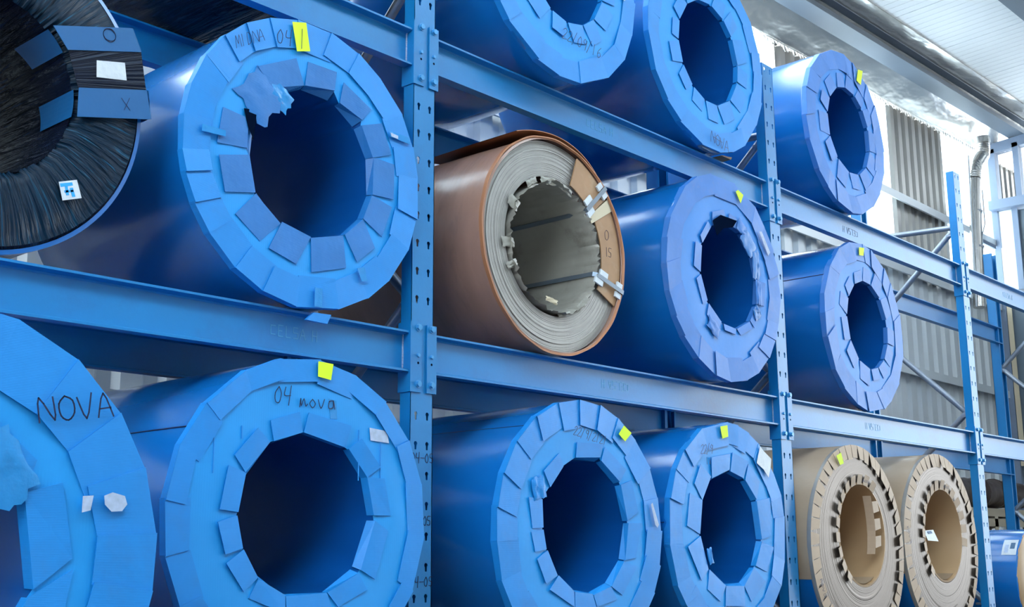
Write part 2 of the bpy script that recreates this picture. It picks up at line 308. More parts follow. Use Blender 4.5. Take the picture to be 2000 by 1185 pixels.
rl = {0: 'rear beam behind the largest blue coils', 1: 'rear beam behind the grey steel coil', 2: 'rear beam behind the far right blue coils', 3: 'rear beam at the far right against the corrugated wall'}
for bay in range(4):
    for lv, z in enumerate((.28, -.82)):
        lab, st = bl[(bay, lv)]
        beam(PX[bay], PX[bay + 1], z, False, 'blue steel ' + lab, st)
        beam(PX[bay], PX[bay + 1], z, True, ('upper ' if lv == 0 else 'middle ') + 'blue ' + rl[bay])

# ------------------------------------------------------------------ coils
def pol(cx, cz, r, a): a = math.radians(a); return (cx + r * math.cos(a), cz + r * math.sin(a))
def poly_r(pts, ang, cx, cz):
    """radius of the closed polygon pts (sorted by angle about cx,cz) in direction ang"""
    d = (math.cos(ang), math.sin(ang)); best = None
    for (x0, z0), (x1, z1) in zip(pts, pts[1:] + pts[:1]):
        ax, az, bx, bz = x0 - cx, z0 - cz, x1 - cx, z1 - cz
        ex, ez = bx - ax, bz - az; den = d[0] * ez - d[1] * ex
        if abs(den) < 1e-9: continue
        t = (ax * ez - az * ex) / den; u = (ax * d[1] - az * d[0]) / den
        if t > 0 and -1e-6 <= u <= 1 + 1e-6: best = t if best is None else min(best, t)
    return best
def lathe(b, prof, cx, cz, a0=0, a1=360, n=96, noise=None):
    full = abs(a1 - a0 - 360) < 1e-6; m_ = n if full else n + 1; vs = []
    for k in range(m_):
        a = math.radians(a0 + (a1 - a0) * k / n)
        for j, (r, y) in enumerate(prof):
            rr = r + (noise(a, j) if noise else 0); vs.append((cx + rr * math.cos(a), y, cz + rr * math.sin(a)))
    p = len(prof); fs = []
    for k in range(n):
        k2 = (k + 1) % m_
        for j in range(p - 1): fs.append((k * p + j, k * p + j + 1, k2 * p + j + 1, k2 * p + j))
    return b.add(vs, fs)
def quad_part(name, m, parent, Q, y, th=.0012, dz=0):
    """thin sheet from four (x,z) corners; y one value or four"""
    ys = y if isinstance(y, (list, tuple)) else [y] * len(Q)
    return MB().prism([(x, yy, z + dz) for (x, z), yy in zip(Q, ys)], [(x, yy + th, z + dz) for (x, z), yy in zip(Q, ys)]).build(name, m, parent)
def torn(parent, cx, cz, w_, h_, rot, m, y, seed, name='torn_sheet'):
    r = random.Random(seed); b = MB(); nx, nz = 7, 6; ca, sa = math.cos(rot), math.sin(rot); vs = []
    for s in (0, 1):
        r = random.Random(seed)
        for j in range(nz + 1):
            for i in range(nx + 1):
                u = (i / nx - .5) * w_ + r.uniform(-1, 1) * w_ * .02; v = (j / nz - .5) * h_ + r.uniform(-1, 1) * h_ * .02
                if i in (0, nx): u *= r.uniform(.85, 1.08)
                if j in (0, nz): v *= r.uniform(.85, 1.08)
                yy = y - r.uniform(0, .007) * (1 if 0 < i < nx and 0 < j < nz else .4)
                vs.append((cx + u * ca - v * sa, yy + (.001 if s else 0), cz + u * sa + v * ca))
    n = (nx + 1) * (nz + 1); fs = []
    for j in range(nz):
        for i in range(nx):
            q = (j * (nx + 1) + i, j * (nx + 1) + i + 1, (j + 1) * (nx + 1) + i + 1, (j + 1) * (nx + 1) + i); fs.append(q); fs.append(tuple(k + n for k in q[::-1]))
    return b.add(vs, fs).build(name, m, parent, smooth=60)

def coil_root(X, Y, Z, R, label, cat='coil', name='steel_coil', group=None):
    g = group or ('brown paper coils with bare edges' if 'brown paper coil' in label else 'black film-wrapped coils' if label.startswith('black') else None if 'grey steel coil in' in label else 'blue wrapped coils')
    return thing(name, (X, Y, Z - R), label, cat, g)
def blue_coil(X, Y, Z, R, bx, bz, rb, label, rim=None, inner=None, fr=.80, seed=1, L=.96, pale=False, dull_inner=False, nin=13, lean=0.0, seam=None, fw=.62):
    rnd = random.Random(seed); t = coil_root(X, Y, Z, R, label)
    face, flap = (M['facel'], M['flapl']) if pale else (M['face'], M['flap'])
    iflap = M['flapd'] if dull_inner else flap
    Rb_ = R - .009                                   # body a little inside the folded corners of the end flaps
    cz = R
    if rim is None:
        n = rnd.choice((19, 20, 21)); rim = [(k + rnd.uniform(-.22, .22)) * 360 / n for k in range(n)]
    rim = sorted(a % 360 for a in rim)
    full = []                                        # fill in the unseen flaps
    for a0, a1 in zip(rim, rim[1:] + [rim[0] + 360]):
        k = max(1, round((a1 - a0) / 19)) if a1 - a0 > 27 else 1
        full += [a0 + (a1 - a0) * j / k for j in range(k)]
    rim = full
    if inner is None:
        inner = []; a = rnd.uniform(0, 20); end = a + 360
        while a < end - 12:
            w_ = rnd.uniform(20, 30)
            if a + w_ > end: w_ = end - a - 1
            p0, p1 = pol(bx, bz, rb, a), pol(bx, bz, rb, a + w_); ro = R * fw * rnd.uniform(.94, 1.06); sk = rnd.uniform(-3, 3)
            am = math.radians(a + w_ / 2); hw = math.dist(p0, p1) / 2 * rnd.uniform(.8, .98); tx, tz = -math.sin(am), math.cos(am)
            oc = (bx + ro * math.cos(am) + tx * sk * .003, bz + ro * math.sin(am) + tz * sk * .003)
            inner.append([p0, (oc[0] - tx * hw, oc[1] - tz * hw), (oc[0] + tx * hw, oc[1] + tz * hw), p1]); a += w_ + rnd.uniform(1, 4)
    else:
        inner = [[(x / 1000, z / 1000) for x, z in q] for q in inner]
    # bore outline from the flap corners next to the bore
    bp = []
    quads = []
    for q in inner:
        o = sorted(range(4), key=lambda i: math.hypot(q[i][0] - bx, q[i][1] - bz)); nb = o[:2]
        bp += [q[i] for i in nb]; quads.append((q, set(nb)))
    bp = [(x, z) for x, z in bp]
    bp.sort(key=lambda p: math.atan2(p[1] - bz, p[0] - bx))
    angs = [math.degrees(math.atan2(p[1] - bz, p[0] - bx)) for p in bp]
    fill = []
    for i in range(len(bp)):
        a0 = angs[i]; a1 = angs[(i + 1) % len(bp)] + (360 if i == len(bp) - 1 else 0)
        fill.append(bp[i])
        if a1 - a0 > 32:
            k = int((a1 - a0) / 22)
            fill += [pol(bx, bz, rb, a0 + (a1 - a0) * (j + 1) / (k + 1)) for j in range(k)]
    bp = fill
    # body
    ph = rnd.uniform(0, 6); noi = lambda a, j: .0012 * math.sin(3 * a + ph) + .0008 * math.sin(7 * a + j + ph)
    b = MB(); lathe(b, [(Rb_ * .965, .001), (Rb_ * .985, .003), (Rb_ * .998, .012), (Rb_, .03), (Rb_, .2), (Rb_, .45), (Rb_, .7), (Rb_, L - .03), (Rb_ - .02, L), (rb + .04, L)], 0, cz, noise=noi)
    b.build('body_wrap', M['wrap'], t, smooth=50)
    # end cover ring
    n = 160; vs = []; fs = []
    for k in range(n):
        a = 2 * PI * k / n; ri = poly_r(bp, a, bx, bz) or rb
        for f_ in (0, .3, .6, 1):
            ix, iz = bx + ri * math.cos(a), bz + ri * math.sin(a); ox, oz = Rb_ * .968 * math.cos(a), Rb_ * .968 * math.sin(a)
            vs.append((ix + (ox - ix) * f_, -.002 + .002 * math.sin(5 * a + f_ * 3 + ph) * (f_ * (1 - f_) * 4) + (.004 if f_ == 0 else 0), cz + iz + (oz - iz) * f_))
    for k in range(n):
        k2 = (k + 1) % n
        for j in range(3): fs.append((k * 4 + j, k * 4 + j + 1, k2 * 4 + j + 1, k2 * 4 + j))
    MB().add(vs, fs).build('end_cover', face, t, smooth=True)
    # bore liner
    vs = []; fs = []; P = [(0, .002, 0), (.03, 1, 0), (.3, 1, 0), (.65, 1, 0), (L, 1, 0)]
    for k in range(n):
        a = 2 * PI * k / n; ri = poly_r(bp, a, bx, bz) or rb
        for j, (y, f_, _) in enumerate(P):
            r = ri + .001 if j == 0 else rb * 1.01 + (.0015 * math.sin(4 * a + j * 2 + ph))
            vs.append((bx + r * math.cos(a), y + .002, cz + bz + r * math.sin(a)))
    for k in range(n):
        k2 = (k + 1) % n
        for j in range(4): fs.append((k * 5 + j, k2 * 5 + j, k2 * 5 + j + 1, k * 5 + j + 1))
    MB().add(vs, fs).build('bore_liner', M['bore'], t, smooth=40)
    # outer end flaps, each folded from the rim onto the face
    for i, (a0, a1) in enumerate(zip(rim, rim[1:] + [rim[0] + 360])):
        ov = rnd.uniform(1.2, 2.6); fi = fr * rnd.uniform(.975, 1.02); sk = rnd.uniform(-1.5, 1.5) + lean; lift = rnd.uniform(.003, .007)
        A, B = pol(0, cz, R, a0), pol(0, cz, R * rnd.uniform(.995, 1.0), a1 + ov * .3)
        Cc, Dd = pol(0, cz, R * fi, a1 + sk + ov), pol(0, cz, R * fi * rnd.uniform(.985, 1.015), a0 + sk - .3)
        y0, y1 = -.0045, -.0045 - lift
        if rnd.random() < .35: y0, y1 = y1, y0
        front = [(A[0], y0, A[1]), (B[0], y1, B[1]), (Cc[0], y1 - .001, Cc[1]), (Dd[0], y0 - .001, Dd[1])]
        back = [(x, y + .0018, z) for x, y, z in front]
        mb = MB().prism(front, back)
        s_ = .988
        mb.add([front[0], front[1], (B[0], .022, B[1]), (A[0], .022, A[1])], [(0, 1, 2, 3)])
        am = (B[0] - A[0], B[1] - A[1])
        mb.build('outer_flap', flap, t)
    # inner flaps folded out of the bore
    for q, nb in quads:
        ys = []; l = rnd.uniform(.002, .006)
        for i in range(4): ys.append(-.004 if i in nb else -.004 - l * rnd.uniform(.5, 1.2))
        front = [(x, y, z + cz) for (x, z), y in zip(q, ys)]; mb = MB().prism(front, [(x, y + .0018, z) for x, y, z in front])
        ids = [i for i in range(4) if i in nb]
        if len(ids) == 2:
            e = []
            for i in ids:
                dx, dz = q[i][0] - bx, q[i][1] - bz; r = math.hypot(dx, dz) or 1; s_ = min(1, (rb * 1.0) / r); e.append((bx + dx * s_, bz + dz * s_))
            mb.add([front[ids[0]], front[ids[1]], (e[1][0], .022, e[1][1] + cz), (e[0][0], .022, e[0][1] + cz)], [(0, 1, 2, 3)])
        mb.build('inner_flap', iflap, t)
    if seam is not None:
        a = seam; p, q = pol(0, cz, Rb_ + .0015, a), pol(0, cz, Rb_ + .0015, a + .35); p2, q2 = pol(0, cz, Rb_ - .004, a), pol(0, cz, Rb_ - .004, a + .35)
        MB().prism([(p[0], .02, p[1]), (q[0], .02, q[1]), (q2[0], .02, q2[1]), (p2[0], .02, p2[1])], [(p[0], L - .05, p[1]), (q[0], L - .05, q[1]), (q2[0], L - .05, q2[1]), (p2[0], L - .05, p2[1])]).build('wrap_seam', M['ink'], t)
    return t
def sticker(t, R, Q, y=-.017): return quad_part('yellow_note', M['yellow'], t, Q, [y, y - .002, y - .001, y], .0008, R)
def label(t, R, Q, m='white', y=-.016, name='paper_label'): return quad_part(name, M[m], t, Q, y, .0008, R)

R1 = .471
c1 = blue_coil(-.554, -.03, -.349, .471, .016, .006, .245, 'largest blue coil with dark torn flap, on middle beam left of the nearest post',
    rim=[7, 20, 35, 52, 66, 81, 98, 112, 124, 136, 149, 163, 175, 188, 196, 207, 219, 235, 249, 265, 285, 302, 316, 334, 349], dull_inner=True, seed=3,
    inner=[[(-218,261),(-73,333),(-36,253),(-160,208)],[(-25,336),(94,337),(89,272),(-32,254)],[(124,310),(247,250),(210,203),(112,236)],[(207,184),(291,212),(336,111),(259,85)],[(263,86),(353,81),(351,-42),(262,-44)],[(-336,95),(-242,86),(-244,-9),(-352,-20)],[(-344,-56),(-234,-28),(-207,-141),(-317,-164)],[(-277,-223),(-206,-145),(-110,-218),(-185,-289)],[(-104,-212),(9,-238),(-47,-336),(-154,-305)],[(9,-241),(139,-208),(152,-314),(13,-351)],[(146,-204),(222,-137),(270,-226),(194,-287)],[(222,-135),(259,-47),(346,-70),(301,-182)]])
sticker(c1, R1, [(-.100, .445), (-.047, .459), (-.027, .368), (-.078, .352)])
write(c1, '04', -.158, R1 + .355, .045, M['ink'], -.0165, th=.0022, adv=.75, slant=.2, rot=.2)
write(c1, '/', -.066, R1 + .372, .05, M['ink'], -.0205, th=.002, slant=-.1, rot=.2)
write(c1, 'MIDNA', -.305, R1 + .290, .036, M['ink'], -.0165, th=.0014, adv=.66, slant=.25, rot=.52)
label(c1, R1, [(.322, .192), (.412, .192), (.420, .168), (.325, .172)], 'clear', name='clear_tape'); label(c1, R1, [(.325, .186), (.36, .184), (.36, .172), (.33, .174)], 'pale', -.0175, 'pale_scuff')
torn(c1, -.205, R1 + .165, .15, .13, -.7, M['flapd'], -.004, 5); torn(c1, -.13, R1 + .19, .10, .07, -.5, M['clear'], -.002, 8); torn(c1, -.235, R1 + .03, .03, .20, -.1, M['flapd'], .008, 9)
quad_part('tear_gap', M['dark'], c1, [(-.262, .112), (-.215, .118), (-.222, .02), (-.245, .06)], -.0062, .0008, R1)
for Q in ([(-.412, .02), (-.33, .02), (-.33, .002), (-.412, -.002)], [(.02, -.40), (.05, -.40), (.05, -.46), (.02, -.46)], [(.19, -.31), (.22, -.30), (.235, -.345), (.21, -.35)]): label(c1, R1, Q, 'clear', -.0168, 'clear_tape')
quad_part('hanging_wrap_end', M['flap'], c1, [(.03, -.476), (.10, -.474), (.085, -.505), (.00, -.503)], -.002, .01, R1)

R2 = .475
c2 = blue_coil(-.602, -.12, -1.463, .475, .013, .017, .239, 'blue coil with pen-written 04 on its wide smooth face, directly below the largest coil',
    rim=[14, 32, 51, 68, 86, 104, 119, 139, 156, 174, 192, 209, 333, 354], fr=.86, seed=11, seam=148, lean=0,
    inner=[[(-142,278),(-38,311),(-23,252),(-126,220)],[(-5,311),(160,284),(140,217),(-19,252)],[(200,247),(280,164),(229,132),(153,214)],[(229,132),(297,130),(326,17),(259,17)],[(264,1),(318,-29),(266,-174),(210,-146)],[(202,-155),(231,-204),(124,-251),(83,-208)],[(-67,-214),(82,-209),(100,-259),(-65,-262)],[(-164,-164),(-69,-211),(-70,-262),(-195,-216)],[(-216,-84),(-165,-161),(-214,-198),(-275,-121)],[(-242,8),(-219,-81),(-279,-98),(-308,-11)],[(-218,126),(-239,17),(-303,23),(-281,144)],[(-187,253),(-140,216),(-220,127),(-262,173)]])
sticker(c2, R2, [(.017, .466), (.073, .463), (.066, .414), (.017, .42)])
write(c2, '04', -.132, R2 + .330, .048, M['ink'], -.0035, th=.0024, adv=.7, slant=.1, rot=.03); write(c2, 'nova', -.040, R2 + .325, .050, M['ink'], -.0062, th=.0024, adv=.66, sx=1.05, rot=.03)
label(c2, R2, [(.235, .284), (.308, .278), (.317, .241), (.24, .245)], 'pale', -.004)
label(c2, R2, [(.07, .36), (.10, .355), (.105, .30), (.078, .30)], 'clear', -.004, 'clear_tape')
for k, x in enumerate((-.33, -.24, .19, .28)): quad_part('crease', M['flap'], c2, [(x, .34 - abs(x) * .35), (x + .003, .34 - abs(x) * .35), (x + .004, .12 if k != 1 else .22), (x + .001, .12 if k != 1 else .22)], -.0052, .002, R2)

R3 = .53
c3 = blue_coil(-1.845, -.48, -1.57, .53, 0, 0, .245, 'light blue coil with large pen capitals, cut off by the bottom left corner', fr=.72, seed=21,
    rim=[6, 22, 37, 54, 71, 90, 110, 128, 340, 352], inner=[[(211,139),(291,162),(326,4),(246,-59)],[(155,272),(233,207),(208,134),(140,188)],[(235,-75),(330,-20),(300,-190),(190,-165)],[(60,235),(70,320),(150,280),(135,195)],[(-60,235),(-70,330),(45,330),(55,238)],[(-190,150),(-260,210),(-110,330),(-75,232)],[(-245,-30),(-335,-40),(-300,170),(-215,120)],[(-160,-190),(-220,-260),(-335,-100),(-238,-60)],[(30,-245),(40,-330),(-160,-290),(-130,-210)],[(175,-172),(240,-240),(80,-330),(50,-240)]])
write(c3, 'NOVA', .225, R3 + .285, .052, M['ink'], -.0185, th=.0034, adv=.78, slant=-.05, rot=.16, sx=1.12)
label(c3, R3, [(.385, .137), (.405, .145), (.435, .138), (.442, .12), (.43, .105), (.405, .103), (.388, .118)], 'pale', -.018, 'pale_scuff')
label(c3, R3, [(.335, .135), (.36, .137), (.355, .105), (.335, .10)], 'pale', -.018, 'pale_scuff')
torn(c3, .16, R3 + .19, .10, .16, .6, M['clear'], -.010, 12)

R4 = .487
c4 = blue_coil(.693, -.12, -1.486, .487, .024, .026, .247, 'deep blue coil with a dated end face, bottom row just right of the nearest post', fr=.80, seed=31, seam=129,
    rim=[0, 16, 31, 47, 63, 77, 92, 107, 123, 140, 156, 170, 184, 200, 214, 331, 344],
    inner=[[(-232,212),(-145,279),(-118,233),(-194,155)],[(-316,117),(-239,112),(-235,12),(-297,8)],[(-304,-4),(-235,5),(-219,-64),(-284,-73)],[(-275,-97),(-213,-67),(-160,-155),(-227,-184)],[(-209,-203),(-154,-155),(-69,-211),(-71,-268)],[(-63,-215),(39,-225),(57,-273),(-65,-272)],[(45,-229),(152,-201),(184,-249),(63,-273)],[(154,-201),(237,-110),(314,-131),(218,-235)],[(244,-106),(271,34),(350,35),(308,-98)],[(265,42),(228,179),(293,198),(330,77)],[(-44,269),(102,277),(117,327),(-42,326)],[(108,265),(222,190),(262,238),(130,318)]])
sticker(c4, R4, [(.205, .372), (.238, .407), (.287, .381), (.245, .346)])
write(c4, '22/9/2121', -.075, R4 + .352, .034, M['ink'], -.0165, th=.0018, adv=.66, slant=.2, rot=-.14)
label(c4, R4, [(.405, .108), (.416, .115), (.455, .03), (.445, .018), (.43, .03)], 'pale', -.017, 'pale_scuff')
torn(c4, -.26, R4 + .15, .07, .08, .2, M['flap'], -.006, 14)

R5 = .469
c5 = blue_coil(1.698, -.12, -1.475, .469, .013, .009, .241, 'deep blue coil with white ripped label at upper right, left of the brown coils', fr=.80, seed=41, seam=176,
    rim=[8, 20, 33, 56, 67, 79, 89, 114, 135, 148, 164, 187, 208, 219, 329, 343],
    inner=[[(-137,307),(19,331),(13,262),(-130,219)],[(36,339),(162,304),(126,229),(20,255)],[(168,293),(259,219),(229,140),(140,222)],[(229,133),(345,151),(328,-20),(258,-36)],[(257,-44),(354,-70),(283,-177),(195,-149)],[(180,-157),(264,-218),(141,-301),(93,-233)],[(-54,-229),(93,-233),(86,-317),(-67,-312)],[(-177,-159),(-54,-229),(-107,-292),(-200,-240)],[(-234,-23),(-184,-159),(-246,-204),(-336,-66)],[(-307,151),(-210,125),(-237,-16),(-335,18)],[(-220,274),(-136,226),(-210,125),(-272,191)]])
sticker(c5, R5, [(-.068, .443), (-.014, .452), (-.009, .403), (-.056, .391)])
label(c5, R5, [(.262, .378), (.285, .36), (.354, .325), (.345, .29), (.323, .240), (.28, .275), (.224, .300), (.24, .335)])
write(c5, '22/9', -.230, R5 + .318, .038, M['ink'], -.0165, th=.0018, adv=.62, slant=.2, rot=.05); write(c5, '1V', -.19, R5 + .275, .03, M['ink'], -.0165, th=.0014, adv=.6)
torn(c5, -.175, R5 - .105, .035, .07, .3, M['flap'], -.008, 15)

R6 = .481
c6 = blue_coil(1.785, -.10, -.339, .481, .035, .016, .248, 'dull blue coil with a ragged torn bore, middle row right of the grey steel coil', fr=.79, seed=51, pale=True, lean=-4, fw=.60,
    rim=[11, 25, 40, 54, 77, 102, 131, 156, 168, 182, 196, 209, 221, 237, 255, 270, 286, 300, 316, 330, 341, 357])
sticker(c6, R6, [(.095, .425), (.113, .437), (.161, .423), (.135, .377)])
label(c6, R6, [(.29, .27), (.315, .275), (.385, .185), (.365, .165)], 'pale', -.018, 'pale_scuff')
quad_part('tear_gap', M['dark'], c6, [(-.11, .245), (-.04, .285), (.10, .285), (.06, .245), (-.02, .225), (-.08, .18)], -.0135, .001, R6)
for k, (x, z, w_, h_, ro) in enumerate([(.20, .20, .12, .09, -.8), (.26, .10, .06, .14, 0), (.275, -.03, .05, .12, 0), (.25, -.13, .06, .06, .6), (.15, .26, .09, .06, -.5), (-.13, -.25, .1, .06, -.6)]): torn(c6, x, R6 + z, w_, h_, ro, M['flapd'] if k in (0, 1, 3) else M['flapl'], -.008, 60 + k)

R7 = .479
c7 = blue_coil(3.368, -.01, -.341, .479, .035, .013, .250, 'haze-paled blue coil on the far right of the middle row, above the brown coils', seed=61, pale=True, fr=.78, fw=.68, lean=-6, seam=150)
sticker(c7, R7, [(-.039, .445), (.02, .451), (.007, .404), (-.045, .398)])
R8 = .474
c8 = blue_coil(3.231, -.04, .754, .474, .036, .017, .256, 'haze-paled blue coil alone at the top right, in front of the foil ceiling', seed=71, pale=True, fr=.78, fw=.74, lean=-7)
sticker(c8, R8, [(.177, .426), (.23, .433), (.197, .337), (.147, .35)])
R9 = .497
c9 = blue_coil(1.79, -.05, .777, .497, .01, -.005, .258, 'blue top row coil with pen capitals low on its face, beside a bare post top', seed=81, fr=.82, fw=.66, seam=163)
write(c9, 'NOVA', -.028, R9 - .462, .055, M['ink'], -.0165, th=.0022, adv=.72, slant=0, rot=-.12)
write(c9, '-', -.02, R9 - .502, .14, M['ink'], -.0165, th=.002, rot=-.12)
label(c9, R9, [(.03, .43), (.12, .47), (.15, .44), (.06, .40)], 'white'); label(c9, R9, [(.03, .44), (.05, .45), (.05, .42), (.035, .42)], 'white', -.0175)
quad_part('core_patch', M['inkd'], c9, [(-.09, -.480), (-.02, -.472), (.08, -.492), (.0, -.502), (-.07, -.498)], .004, .02, R9)
R10 = .482
c10 = blue_coil(.654, -.095, .762, .482, .02, .01, .242, 'blue coil with pen-written date, cut off by top edge above the grey steel coil', seed=91, fr=.82, fw=.66)
write(c10, '22/09/16', -.035, R10 - .318, .048, M['ink'], -.0165, th=.0022, adv=.66, slant=.2, rot=-.05)
label(c10, R10, [(.375, .06), (.40, .06), (.405, .0), (.39, -.01)])
# printed ribbed patch on the body behind the post
b = MB()
for k in range(16):
    a = 178 + k * 1.9
    p0, q0, p1, q1 = pol(0, R10, R10 - .0075, a), pol(0, R10, R10 - .0075, a + .35), pol(0, R10, R10 - .0115, a), pol(0, R10, R10 - .0115, a + .35)
    b.prism([(p0[0], .16, p0[1]), (q0[0], .16, q0[1]), (q1[0], .16, q1[1]), (p1[0], .16, p1[1])], [(p0[0], .46, p0[1]), (q0[0], .46, q0[1]), (q1[0], .46, q1[1]), (p1[0], .46, p1[1])])
b.build('ribbed_patch', M['flap'], c10)

# ------------------------------------------------------------------ grey steel coil in copper paper
def steel_coil_copper():
    X, Y, Z, R = .654, -.02, -.390, .430; rnd = random.Random(5)
    t = coil_root(X, Y, Z, R, 'bare grey steel coil in copper-brown paper with brown boards and steel straps, middle row'); cz = R
    b = MB(); lathe(b, [(R - .008, -.022), (R, -.020), (R, .2), (R, .6), (R, .95), (R - .05, .955)], 0, cz, noise=lambda a, j: .0015 * math.sin(5 * a + j) - (.004 * (1 + math.sin(2 * a + 2)) if j < 2 else 0)); b.build('paper_wrap', M['copper'], t, smooth=50)
    b = MB(); lathe(b, [(R - .007, -.020), (R - .002, -.026), (R + .003, -.026), (R + .002, -.010)], 0, cz, n=120, noise=lambda a, j: .003 * math.sin(3 * a + 1) + .0012 * math.sin(17 * a)); b.build('wrap_edge', M['orange'], t, smooth=30)
    # loose outer sheet standing off the top
    prof_a0, prof_a1, n = 40, 118, 40; vs = []; fs = []
    for k in range(n + 1):
        u = k / n; a = prof_a0 + (prof_a1 - prof_a0) * u; off = .003 + .034 * u ** 3
        for y in (-.012, .25, .55): 
            for s in (0, 1):
                p = pol(0, cz, R + off * (1 if y < .3 else .85) + s * .003, a); vs.append((p[0], y - (.02 * math.sin(PI * u) if y < 0 else 0), p[1]))
    for k in range(n):
        for j in range(2):
            o = k * 6 + j * 2; q = (k + 1) * 6 + j * 2
            fs.append((o, o + 2, q + 2, q)); fs.append((o + 1, q + 1, q + 3, o + 3))
        fs.append((k * 6, (k + 1) * 6, (k + 1) * 6 + 1, k * 6 + 1))
    MB().add(vs, fs).build('loose_outer_sheet', M['orange'], t, smooth=60)
    # wound edges: many uneven laps
    prof = [(R - .010, .0)]; r = R - .012
    while r > .278:
        w_ = rnd.uniform(.0025, .006); y = rnd.uniform(-.0012, .0008) - (.003 if rnd.random() < .1 else 0)
        prof += [(r, y), (r - w_ * .8, y), (r - w_ * .82, y + .002)]; r -= w_
    b = MB(); lathe(b, prof, 0, cz, n=128); b.build('wound_laps', M['coilsteel'], t)
    # crumpled grey liner
    rb = .262; n = 140; vs = []; fs = []; seq = [(-.028, 1.0), (-.012, .985), (.02, .965), (.07, .985), (.3, .99), (.6, .99), (.95, .99)]
    jag = [rnd.uniform(-.012, .014) for _ in range(n)]; cr = [rnd.uniform(-1, 1) for _ in range(n)]
    for k in range(n):
        a = 2 * PI * k / n
        for j, (y, f_) in enumerate(seq):
            amp = .010 if j < 3 else .003; rr = rb * f_ + amp * (cr[k] * .35 + .6 * math.sin(9 * a + j) * math.sin(4 * a + 1))
            vs.append((-.006 + rr * math.cos(a), y + (jag[k] if j == 0 else 0), cz - .008 + rr * math.sin(a)))
    m_ = len(seq)
    for k in range(n):
        k2 = (k + 1) % n
        for j in range(m_ - 1): fs.append((k * m_ + j, k2 * m_ + j, k2 * m_ + j + 1, k * m_ + j + 1))
    MB().add(vs, fs).build('bore_liner', M['liner'], t, smooth=30)
    for k, (a, w_, h_) in enumerate([(118, .07, .035), (150, .05, .06), (186, .04, .07), (96, .09, .03), (72, .08, .03), (204, .03, .06), (-75, .10, .02), (-50, .06, .03)]):
        p = pol(-.006, cz - .008, rb + .004, a); torn(t, p[0], p[1], w_, h_, math.radians(a - 90), M['liner'], -.008, 200 + k, 'crumpled_liner_edge')
    p = pol(0, cz, .238, -88); torn(t, p[0] - .02, p[1] + .02, .07, .02, -.15, M['cream'], .0, 230, 'curled_offcut')
    def sector(a0, a1, r0, r1, y, m, name, n=14):
        f_ = [pol(0, cz, r1, a0 + (a1 - a0) * k / n) for k in range(n + 1)] + [pol(0, cz, r0, a1 + (a0 - a1) * k / n) for k in range(n + 1)]
        b = MB(); N = len(f_); vs = [(x, y, z) for x, z in f_] + [(x, y + .005, z) for x, z in f_]; fs = []
        for k in range(n):
            fs.append((k, k + 1, N - 2 - k, N - 1 - k)); fs.append((N + k, 2 * N - 1 - k, 2 * N - 2 - k, N + k + 1))
        fs += [(i, (i + 1) % N, (i + 1) % N + N, i + N) for i in range(N)]
        return b.add(vs, fs).build(name, m, t)
    sector(38, 70, .283, .415, -.016, M['board'], 'end_board')
    lo = sector(-27, 31, .292, .415, -.015, M['board'], 'end_board')
    write(lo, 'O', .315, cz + .085, .042, M['ink'], -.0156, th=.0016); write(lo, '15', .318, cz + .015, .038, M['ink'], -.0156, th=.0016, adv=.5)
    sector(30.5, 37.5, .262, .424, -.019, M['cream'], 'wooden_wedge')
    for a in (44, -17):
        # strap over the face and back along the bore
        b = MB(); ca, sa = math.cos(math.radians(a)), math.sin(math.radians(a)); w2 = .0095
        path = [(R + .004, .30), (R + .004, -.030), (.415, -.030), (.262, -.026), (.248, -.010), (.246, .2), (.246, .9)]
        for (r0, y0), (r1, y1) in zip(path, path[1:]):
            q = [(r0 * ca - s * sa * w2, y0, cz + r0 * sa + s * ca * w2) for s in (-1, 1)] + [(r1 * ca - s * sa * w2, y1, cz + r1 * sa + s * ca * w2) for s in (1, -1)]
            d = Vector((0, -.0015, 0)) if abs(r1 - r0) > abs(y1 - y0) else Vector((-ca * .0015, 0, -sa * .0015))
            b.prism([tuple(Vector(p) + d) for p in q], q)
        b.build('steel_strap', M['strap'], t)
        for rr, s in ((.278, -1), (.300, 1), (.408, -1), (.408, 1)):
            px, pz = rr * ca - s * .022 * -sa * -1, cz + rr * sa + s * .022 * ca
            px = rr * ca - s * .022 * sa
            h_ = .026 if rr < .35 else .018
            b = MB(); q = [(px + u * ca * h_ - v * sa * .012, pz + u * sa * h_ + v * ca * .012) for u, v in ((-1, -1), (1, -1), (1, 1), (-1, 1))]
            b.prism([(x, -.026, z) for x, z in q], [(x, -.018, z) for x, z in q]); b.build('edge_protector', M['white'], t)
steel_coil_copper()

